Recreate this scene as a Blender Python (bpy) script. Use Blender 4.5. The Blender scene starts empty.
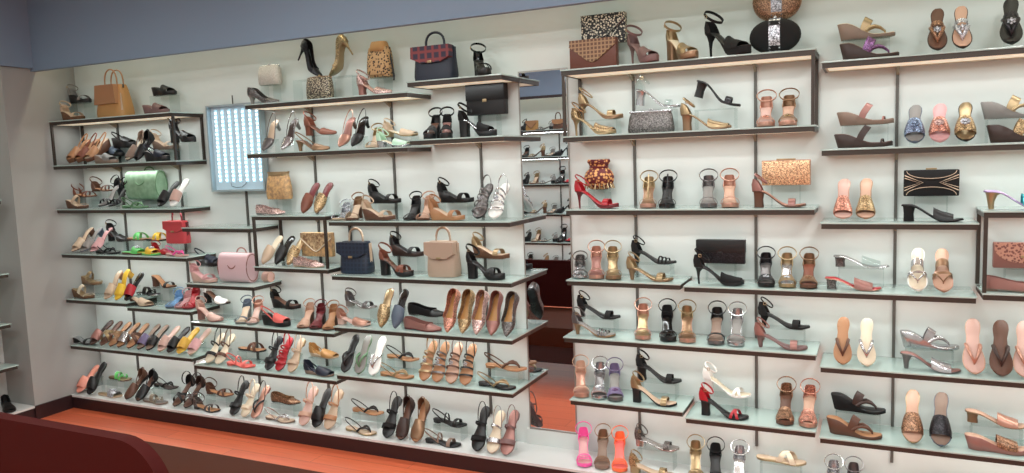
import bpy, bmesh, math, random
from mathutils import Vector, Matrix
random.seed(7)
PI = math.pi
SC = bpy.context.scene
COL = SC.collection

# ------------------------------------------------------------------ camera
F_PX, YAW, PITCH, ROLL = 771.25, 0.441697, 0.1021516, -0.0359483
CAM = Vector((0.0, -3.92423, 1.74445))
cy, sy, cp, sp, cr, sr = math.cos(YAW), math.sin(YAW), math.cos(PITCH), math.sin(PITCH), math.cos(ROLL), math.sin(ROLL)
FWD = Vector((-sy*cp, cy*cp, -sp)); R0 = Vector((cy, sy, 0)); U0 = R0.cross(FWD)
RT = cr*R0 + sr*U0; UP = -sr*R0 + cr*U0
cam = bpy.data.cameras.new('camera'); cam_o = bpy.data.objects.new('camera', cam); COL.objects.link(cam_o)
cam.sensor_width = 36; cam.lens = F_PX/1024*36; cam.clip_start = 0.05
cam_o.matrix_world = Matrix(((RT.x, UP.x, -FWD.x, CAM.x), (RT.y, UP.y, -FWD.y, CAM.y), (RT.z, UP.z, -FWD.z, CAM.z), (0, 0, 0, 1)))
SC.camera = cam_o

def X_at(px, Y, Z):
    """where along the wall a thing stands that shows at picture column px, at depth Y and height Z"""
    a, b = -9.0, 3.0
    for _ in range(40):
        m = (a+b)/2; v = Vector((m, Y, Z)) - CAM
        if 512 + F_PX*v.dot(RT)/v.dot(FWD) < px: a = m
        else: b = m
    return (a+b)/2

# ------------------------------------------------------------------ materials
def s2l(c): return tuple(((x/255)/12.92 if x <= 10 else ((x/255+.055)/1.055)**2.4) for x in c)
MATS = {}
def mat(name, rgb, rough=.5, metal=0, kind='plain', rgb2=None, scale=60, coat=0, emit=None, bump=0):
    if name in MATS: return MATS[name]
    m = bpy.data.materials.new(name); m.use_nodes = True; nt = m.node_tree; p = nt.nodes['Principled BSDF']
    c = s2l(rgb)+(1,); p.inputs['Base Color'].default_value = c
    p.inputs['Roughness'].default_value = rough; p.inputs['Metallic'].default_value = metal
    p.inputs['Coat Weight'].default_value = coat
    if emit: p.inputs['Emission Color'].default_value = c; p.inputs['Emission Strength'].default_value = emit
    tc = nt.nodes.new('ShaderNodeTexCoord')
    def ramp(fac, cols, const=False):
        r = nt.nodes.new('ShaderNodeValToRGB'); r.color_ramp.interpolation = 'CONSTANT' if const else 'LINEAR'
        while len(r.color_ramp.elements) < len(cols): r.color_ramp.elements.new(.5)
        for e, (pos, cc) in zip(r.color_ramp.elements, cols): e.position = pos; e.color = cc if len(cc) == 4 else s2l(cc)+(1,)
        nt.links.new(fac, r.inputs[0]); return r.outputs[0]
    if kind == 'noise':
        n = nt.nodes.new('ShaderNodeTexNoise'); n.inputs['Scale'].default_value = scale; n.inputs['Detail'].default_value = 4
        nt.links.new(tc.outputs['Object'], n.inputs['Vector'])
        nt.links.new(ramp(n.outputs['Fac'], [(.35, rgb), (.65, rgb2 or tuple(x*.8 for x in rgb))]), p.inputs['Base Color'])
    if kind in ('glitter', 'leopard', 'beads'):
        v = nt.nodes.new('ShaderNodeTexVoronoi'); v.inputs['Scale'].default_value = scale
        nt.links.new(tc.outputs['Object'], v.inputs['Vector'])
        r2 = rgb2 or tuple(min(255, x*1.28+15) for x in rgb)
        if kind == 'glitter':
            g = nt.nodes.new('ShaderNodeSeparateColor'); nt.links.new(v.outputs['Color'], g.inputs[0])
            nt.links.new(ramp(g.outputs[0], [(.0, tuple(x*.6 for x in rgb)), (.5, rgb), (1, r2)]), p.inputs['Base Color'])
        else:
            nt.links.new(ramp(v.outputs['Distance'], [(0, r2), (.35, r2), (.5, rgb)]), p.inputs['Base Color'])
        b = nt.nodes.new('ShaderNodeBump'); b.inputs['Strength'].default_value = .35; b.inputs['Distance'].default_value = .002
        nt.links.new(v.outputs['Distance'], b.inputs['Height']); nt.links.new(b.outputs[0], p.inputs['Normal'])
    if kind == 'check':
        w1 = nt.nodes.new('ShaderNodeTexWave'); w1.inputs['Scale'].default_value = scale; w1.bands_direction = 'X'
        w2 = nt.nodes.new('ShaderNodeTexWave'); w2.inputs['Scale'].default_value = scale; w2.bands_direction = 'Z'
        a = nt.nodes.new('ShaderNodeMath'); a.operation = 'MAXIMUM'
        for w in (w1, w2): nt.links.new(tc.outputs['Object'], w.inputs['Vector'])
        nt.links.new(w1.outputs['Fac'], a.inputs[0]); nt.links.new(w2.outputs['Fac'], a.inputs[1])
        nt.links.new(ramp(a.outputs[0], [(.6, rgb), (.92, rgb2)]), p.inputs['Base Color'])
    if bump:
        n = nt.nodes.new('ShaderNodeTexNoise'); n.inputs['Scale'].default_value = 260; nt.links.new(tc.outputs['Object'], n.inputs['Vector'])
        b = nt.nodes.new('ShaderNodeBump'); b.inputs['Strength'].default_value = bump; b.inputs['Distance'].default_value = .002
        nt.links.new(n.outputs['Fac'], b.inputs['Height']); nt.links.new(b.outputs[0], p.inputs['Normal'])
    MATS[name] = m; return m

PAL = {  # leather, cloth and metallic colours of the shoes and bags
 'black': ((11, 10, 12), .45, 0), 'suede': ((9, 8, 9), .9, 0), 'patent': ((14, 13, 15), .15, 0), 'navy': ((26, 32, 48), .55, 0),
 'brown': ((88, 56, 40), .5, 0), 'dkbrown': ((52, 34, 28), .5, 0), 'tan': ((164, 118, 82), .5, 0), 'camel': ((172, 126, 74), .5, 0),
 'beige': ((190, 166, 142), .55, 0), 'cream': ((212, 198, 174), .5, 0), 'white': ((232, 230, 226), .4, 0), 'nude': ((190, 152, 130), .45, 0),
 'mauve': ((112, 84, 82), .55, 0), 'pink': ((204, 154, 154), .45, 0), 'blush': ((196, 160, 148), .45, 0), 'hotpink': ((240, 90, 165), .4, 0),
 'coral': ((222, 104, 96), .5, 0), 'orange': ((244, 112, 66), .45, 0), 'red': ((168, 26, 38), .4, 0), 'maroon': ((98, 24, 30), .4, 0),
 'green': ((92, 128, 92), .55, 0), 'leaf': ((96, 190, 100), .5, 0), 'mint': ((190, 225, 200), .4, 0), 'yellow': ((226, 186, 52), .5, 0),
 'mustard': ((204, 160, 62), .5, 0), 'blue': ((110, 150, 190), .5, 0), 'slate': ((80, 92, 108), .5, 0), 'grey': ((128, 124, 120), .55, 0),
 'taupe': ((128, 106, 92), .55, 0), 'purple': ((104, 92, 124), .4, 0), 'rust': ((118, 66, 48), .5, 0), 'cork': ((120, 84, 54), .8, 0), 'cognac': ((96, 46, 28), .45, 0), 'crimson': ((186, 62, 68), .45, 0), 'palecoral': ((228, 150, 130), .5, 0), 'sand': ((164, 142, 124), .5, 0), 'palepink': ((208, 176, 180), .5, 0),
 'gold': ((166, 144, 110), .34, .7), 'bronze': ((142, 112, 86), .38, .6), 'rose': ((188, 142, 124), .36, .6), 'silver': ((184, 184, 186), .25, .85),
 'pewter': ((112, 108, 108), .35, .7), 'rosewood': ((150, 106, 98), .4, .35), 'teal': ((70, 190, 195), .25, .3), 'lilac': ((180, 160, 200), .2, .4)}
GLIT = {'gsilver': (176, 178, 184), 'ggold': (158, 134, 98), 'gpewter': (96, 92, 90), 'grose': (186, 130, 112), 'gblack': (34, 32, 36), 'gpink': (196, 164, 158),
        'gblue': (110, 126, 150), 'gbronze': (134, 100, 76), 'gpurple': (112, 76, 116), 'gred': (150, 36, 44), 'gchampagne': (214, 160, 124)}
def pm(n):
    if n in PAL:
        c, r, m = PAL[n]; return mat('leather_'+n, c, r, m, bump=.25 if r > .4 else 0)
    if n in GLIT: return mat('glitter_'+n[1:], GLIT[n], .3, .55, 'glitter', scale=260)
    if n == 'cork2': return mat('speckled_cork', (112, 78, 54), .85, 0, 'noise', (76, 50, 34), 300)
    if n == 'floral': return mat('floral_cloth', (206, 180, 140), .7, 0, 'noise', (120, 86, 60), 60)
    if n == 'snake': return mat('snake_leather', (150, 138, 118), .5, 0, 'leopard', (80, 70, 56), 130)
    if n == 'lucite': return clear
    return MATS[n]
def clear_mat(name, tint, fac):
    m = bpy.data.materials.new(name); m.use_nodes = True; nt = m.node_tree; nt.nodes.clear()
    o = nt.nodes.new('ShaderNodeOutputMaterial'); t = nt.nodes.new('ShaderNodeBsdfTransparent'); g = nt.nodes.new('ShaderNodeBsdfGlossy'); x = nt.nodes.new('ShaderNodeMixShader')
    f = nt.nodes.new('ShaderNodeLayerWeight'); pw = nt.nodes.new('ShaderNodeMath'); pw.operation = 'POWER'; pw.inputs[1].default_value = 3; nt.links.new(f.outputs['Facing'], pw.inputs[0]); f = nt.nodes.new('ShaderNodeMath'); f.operation = 'MULTIPLY'; f.inputs[1].default_value = .28; nt.links.new(pw.outputs[0], f.inputs[0]); mm = nt.nodes.new('ShaderNodeMath'); mm.operation = 'ADD'; mm.inputs[1].default_value = fac
    t.inputs[0].default_value = tint+(1,); g.inputs['Roughness'].default_value = .08
    nt.links.new(f.outputs[0], mm.inputs[0]); nt.links.new(mm.outputs[0], x.inputs[0]); nt.links.new(t.outputs[0], x.inputs[1]); nt.links.new(g.outputs[0], x.inputs[2]); nt.links.new(x.outputs[0], o.inputs[0])
    MATS[name] = m; return m
clear = clear_mat('clear_acrylic', (.93, .955, .95), .015)
lucite = clear_mat('clear_vinyl', (.93, .9, .9), .12)

# ------------------------------------------------------------------ mesh helpers
def lerp(a, b, t): return a+(b-a)*t
def ss(t): t = max(0, min(1, t)); return t*t*(3-2*t)
def tab(t, ts, vs):
    if t <= ts[0]: return vs[0]
    for i in range(1, len(ts)):
        if t <= ts[i]: return lerp(vs[i-1], vs[i], (t-ts[i-1])/(ts[i]-ts[i-1]))
    return vs[-1]
def finish(bm, name, sharp=40):
    bmesh.ops.remove_doubles(bm, verts=bm.verts, dist=1e-5)
    bmesh.ops.recalc_face_normals(bm, faces=bm.faces)
    me = bpy.data.meshes.new(name); bm.to_mesh(me); bm.free()
    for p in me.polygons: p.use_smooth = True
    me.set_sharp_from_angle(angle=math.radians(sharp)); return me
def rings(bm, rs, cap=True, closed=True, loop=False):
    V = [[bm.verts.new(p) for p in r] for r in rs]; n = len(V[0])
    for i in range(len(V) if loop else len(V)-1):
        a, b = V[i], V[(i+1) % len(V)]
        for j in range(n if closed else n-1):
            k = (j+1) % n
            try: bm.faces.new((a[j], a[k], b[k], b[j]))
            except ValueError: pass
    if cap and not loop:
        for r in (V[0], V[-1]):
            try: bm.faces.new(r)
            except ValueError: pass
def box(bm, x0, x1, y0, y1, z0, z1, bev=0):
    g = bmesh.ops.create_cube(bm, size=1)['verts']
    for v in g: v.co = Vector((lerp(x0, x1, v.co.x+.5), lerp(y0, y1, v.co.y+.5), lerp(z0, z1, v.co.z+.5)))
    if bev:
        es = list({e for v in g for e in v.link_edges}); bmesh.ops.bevel(bm, geom=es, offset=bev, segments=2, affect='EDGES', profile=.6)
def tube(bm, pts, r, n=8, flat=1.0, loop=False):
    pts = [Vector(p) for p in pts]; rs = []
    N = len(pts)
    for i, p in enumerate(pts):
        a = pts[(i-1) % N] if (loop or i) else p; b = pts[(i+1) % N] if (loop or i < N-1) else p
        d = (b-a).normalized(); u = d.cross(Vector((0, 0, 1)))
        if u.length < .05: u = d.cross(Vector((0, 1, 0)))
        u.normalize(); w = u.cross(d).normalized(); rr = r[i] if isinstance(r, (list, tuple)) else r
        rs.append([p+u*rr*flat*math.cos(2*PI*k/n)+w*rr*math.sin(2*PI*k/n) for k in range(n)])
    rings(bm, rs, loop=loop)
def mk(name, fn, sharp=40):
    bm = bmesh.new(); fn(bm); return finish(bm, name, sharp)
def obj(name, me, m, parent=None, loc=None):
    o = bpy.data.objects.new(name, me); COL.objects.link(o)
    if not me.materials: me.materials.append(m)
    o.material_slots[0].link = 'OBJECT'; o.material_slots[0].material = m
    if parent: o.parent = parent
    if loc: o.location = loc
    return o
def bobj(name, fn, m, parent=None, sharp=40): return obj(name, mk(name, fn, sharp), m, parent)
def struct(name, fn, m):
    o = bobj(name, fn, m); o['kind'] = 'structure'; return o
def thing(name, label, cat, group=None):
    o = bpy.data.objects.new(name, None); o.empty_display_size = .05; COL.objects.link(o)
    o['label'] = label; o['category'] = cat
    if group: o['group'] = group
    return o
def tag(o, label, cat, group=None):
    o['label'] = label; o['category'] = cat
    if group: o['group'] = group
    return o

# ------------------------------------------------------------------ shoe generator (x heel to toe, z up)
L = .235
TW = [0, .025, .08, .18, .33, .48, .62, .74, .85, .93, .975, 1]
ROUND = [.008, .018, .0250, .0275, .0225, .0245, .0345, .0400, .0382, .0285, .017, .004]
POINT = [.008, .018, .0255, .0285, .0255, .0275, .0345, .0355, .0265, .0155, .0085, .002]
TS = [0, .02, .05, .1, .17, .25, .33, .42, .5, .57, .64, .72, .8, .87, .925, .965, .988, 1]
class Foot:
    def __init__(s, H, P, pointed=False, flare=1.0):
        s.H, s.P, s.W = H, P, POINT if pointed else ROUND; s.flare = flare
    def w(s, t): return tab(t, TW, s.W)*.98
    def z(s, t): return s.P+(s.H-s.P)*(1-ss((t-.13)/.55))+.005*ss((t-.82)/.18)
    def c(s, t): return -.004*math.sin(PI*min(1, max(0, t)))
    def slope(s, t): return (s.z(t+.02)-s.z(t-.02))/(.04*L)
    def pt(s, t, side=0, dz=0, k=1): return Vector((t*L, s.c(t)+side*s.w(t)*k, s.z(t)+dz))
def sole_mesh(f, wedge=False, th=.006):
    def fn(bm):
        rs = []
        for t in TS:
            w, z, c, x = f.w(t), f.z(t), f.c(t), t*L
            zb = (0 if t < .8 else .004*ss((t-.82)/.18)) if wedge else z-(th+(max(f.P, th)-th)*ss((t-.38)/.25))
            xb = x+(.016*(1-ss(t/.3))*min(1, f.H/.06) if wedge else 0)
            e = min(.0015, w*.2); kb = .93 if wedge else 1
            rs.append([(x, c-w+e, z), (x, c+w-e, z), (x, c+w, z-e), (lerp(x, xb, .5), c+w*.97, lerp(z, zb, .5)), (xb, c+w*kb, zb+e), (xb, c+w*kb-e, zb),
                       (xb, c-w*kb+e, zb), (xb, c-w*kb, zb+e), (lerp(x, xb, .5), c-w*.97, lerp(z, zb, .5)), (x, c-w, z-e)])
        rings(bm, rs)
    return mk('sole', fn, 50)
def insole_mesh(f):
    def fn(bm):
        rs = []
        for t in TS:
            u = .012+t*.972; w, z, c, x = f.w(u)*.92, f.z(u), f.c(u), u*L
            rs.append([(x, c-w, z-.001), (x, c-w*.9, z+.0022), (x, c, z+.003), (x, c+w*.9, z+.0022), (x, c+w, z-.001)])
        rings(bm, rs)
    return mk('insole', fn, 60)
def heel_mesh(f, kind, th=.006):
    top = f.z(.08)-th+.001
    prof = {'block': [(0, .030, .021, .0195), (.5, .0285, .0195, .019), (.92, .030, .0235, .0225), (1, .032, .0275, .0245)],
            'thick': [(0, .034, .026, .023), (.5, .033, .026, .023), (1, .036, .030, .0255)],
            'stiletto': [(0, .022, .0048, .0048), (.4, .020, .0055, .0052), (.7, .020, .0085, .0085), (.88, .024, .0165, .0165), (1, .029, .0255, .0235)],
            'cone': [(0, .026, .009, .009), (.45, .0245, .012, .0115), (.8, .027, .0185, .0175), (1, .031, .0265, .024)],
            'low': [(0, .030, .024, .0225), (1, .032, .027, .0245)]}[kind]
    def fn(bm):
        rs = []
        for k, xc, rx, ry in prof:
            ring = []
            for j in range(16):
                a = 2*PI*j/16; ca, sa = math.cos(a), math.sin(a)
                q = .55 if kind in ('block', 'thick', 'low') else .95
                zt = top*k if k < 1 else f.z((xc+rx*ca)/L)-th+.001
                ring.append((xc+rx*math.copysign(abs(ca)**q, ca), ry*math.copysign(abs(sa)**q, sa), zt))
            rs.append(ring)
        rings(bm, rs)
    return mk('heel', fn, 40)
def strap_mesh(f, t1, t2, wid, lift=.03, th=.002, name='strap', taper=1.0, lean=0):
    def fn(bm):
        rs = []; N = 14
        for i in range(N+1):
            a = PI*i/N; t = lerp(t1, t2, i/N); ca, sa = math.cos(a), math.sin(a); lf = lift*max(0, sa)**.75
            wd = wid*(1-(1-taper)*sa)
            sl = f.slope(t); d = Vector((1, 0, sl)).normalized(); o = Vector((0, ca, sa))
            b = Vector((t*L+lean*max(0, sa), f.c(t)+f.w(t)*1.0*ca, f.z(t)+lf-.002*(1-sa)))
            rs.append([b-d*wd/2, b+d*wd/2, b+d*wd/2+o*th, b-d*wd/2+o*th])
        rings(bm, rs)
    return mk(name, fn, 50)
def vamp_mesh(f, t0, t1=1.0, h=.046, name='vamp', dip=.0, closed_back=False, back=.045, side=.026):
    HT = [.45, .6, .72, .84, .92, .97, 1]; HV = [1, .95, .8, .58, .42, .3, .2]
    def fn(bm):
        n = 12; N = 14; th = .0018
        def grid(off):
            G = []
            for i in range(N+1):
                row = []
                for j in range(n+1):
                    a = PI*j/n; ca, sa = math.cos(a), math.sin(a)
                    t = lerp(t0+dip*sa-(0 if not closed_back else 0), t1, (i/N)**.8)
                    hh = h*tab(t, HT, HV)
                    row.append((t*L, f.c(t)+(f.w(t)+off)*ca*(.99), f.z(t)-.002+(hh+off)*max(0, sa)**.72))
                G.append(row)
            return G
        A, B = grid(0), grid(th)
        rs = []
        for i in range(N+1): rs.append(A[i]+B[i][::-1])
        rings(bm, rs)
        if closed_back: wall(bm, f, t0+.04, back, side)
    return mk(name, fn, 55)
def wall(bm, f, tmax, back, side, th=.0018, flat=False):
    P = []; N = 12
    for i in range(-N, N+1):
        s = 1 if i >= 0 else -1; t = tmax*(abs(i)/N)**1.5; P.append((t, s if i else 0))
    rs = []
    for t, s in P:
        w = f.w(t)*(1 if s else 0); k = (t/tmax) if tmax else 0
        h = lerp(back, side, ss(k*1.15)) if not flat else back*(1-k**2)+.004
        out = Vector((-1 if s == 0 else -max(0, 1-t/.08)*.7, s, 0)).normalized()*th
        b = Vector((t*L, f.c(t)+s*w, f.z(t)-.001)); tp = Vector((t*L+.003*(1-k), f.c(t)+s*w*.9, f.z(t)+h))
        m = Vector((t*L-.003*(1-k), f.c(t)+s*w*1.02, f.z(t)+h*.5))
        rs.append([b, m, tp, tp+out, m+out, b+out])
    rings(bm, rs)
def counter_mesh(f, tmax=.24, back=.045): return mk('heel_counter', lambda bm: wall(bm, f, tmax, back, 0, flat=True), 55)
def sling_mesh(f, t0=.45, h=.05, wid=.007, th=.0018, name='slingback_strap'):
    def fn(bm):
        rs = []; N = 18
        for i in range(N+1):
            a = PI*i/N; ca, sa = math.cos(a), math.sin(a)
            t = t0*(1-sa**.8); w = lerp(f.w(t0), .030, sa)
            zz = lerp(f.z(t0), f.z(0)+h, sa**.7)
            b = Vector((lerp(t0*L, -.006, sa**.85), w*ca, zz)); o = Vector((-sa, ca, 0)).normalized()*th
            u = Vector((.25*sa, 0, 1)).normalized()*wid/2
            rs.append([b-u, b+u, b+u+o, b-u+o])
        rings(bm, rs)
    return mk(name, fn, 50)
def ring_mesh(f, h=.050, x=.038, rx=.043, ry=.0405, wid=.008, tilt=-.85, name='ankle_strap'):
    def fn(bm):
        rs = []; N = 26
        for i in range(N):
            a = 2*PI*i/N; ca, sa = math.cos(a), math.sin(a)
            cc = 1/math.sqrt(1+tilt*tilt); b = Vector((x+rx*ca*cc, ry*sa, f.z(0)+h+rx*ca*tilt*cc)); o = Vector((ca*cc, sa, ca*tilt*cc))*.0026; u = Vector((-tilt*cc, 0, cc)).normalized()*wid/2
            rs.append([b-u, b+u, b+u+o, b-u+o])
        rings(bm, rs, loop=True)
    return mk(name, fn, 50)
def upright_mesh(f, t, side, x2, y2, z2, wid=.007):
    def fn(bm):
        a = f.pt(t, side); b = Vector((x2, y2*side, f.z(0)+z2)); m = (a+b)/2+Vector((0, side*.003, 0))
        rs = []
        for p in (a, m, b): rs.append([p+Vector((-wid/2, 0, 0)), p+Vector((wid/2, 0, 0)), p+Vector((wid/2, side*.0018, 0)), p+Vector((-wid/2, side*.0018, 0))])
        rings(bm, rs)
    return mk('side_strap', fn, 50)
def thong_mesh(f, side, tp=.83, ts=.48, r=.0065):
    def fn(bm):
        p = f.pt(tp, 0, 0); P = [p+Vector((0, 0, -.001)), p+Vector((-.002, 0, .014))]
        q = f.pt(ts, side, 0)
        for k in (.25, .5, .75, 1):
            v = P[1].lerp(q, k); v.z += .022*math.sin(PI*k)**.8; v.y += side*.006*math.sin(PI*k); P.append(v)
        tube(bm, P, [r*.5, r*.7, r*.9, r, r*1.1, r*1.1], 8, 1.0)
    return mk('thong_strap', fn, 60)
def ornament_mesh(f, t, h, n=7, R=.016):
    def fn(bm):
        c = f.pt(t, 0, h)
        for i in range(n):
            a = 2*PI*i/max(1, n-1); rr = 0 if i == 0 else R*.7
            d = c+Vector((rr*math.cos(a), rr*math.sin(a), 0 if i == 0 else -.003))
            bmesh.ops.create_icosphere(bm, subdivisions=1, radius=R*(.45 if i == 0 else .32), matrix=Matrix.Translation(d))
    return mk('ornament', fn, 20)
def buckle_mesh(f, h, y):
    def fn(bm):
        c = Vector((.036, y, f.z(0)+h))
        for a, b in (((-1, -1), (1, -1)), ((1, -1), (1, 1)), ((1, 1), (-1, 1)), ((-1, 1), (-1, -1))):
            tube(bm, [c+Vector((a[0]*.006, 0, a[1]*.006)), c+Vector((b[0]*.006, 0, b[1]*.006))], .0012, 6)
    return mk('buckle', fn, 40)

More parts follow.
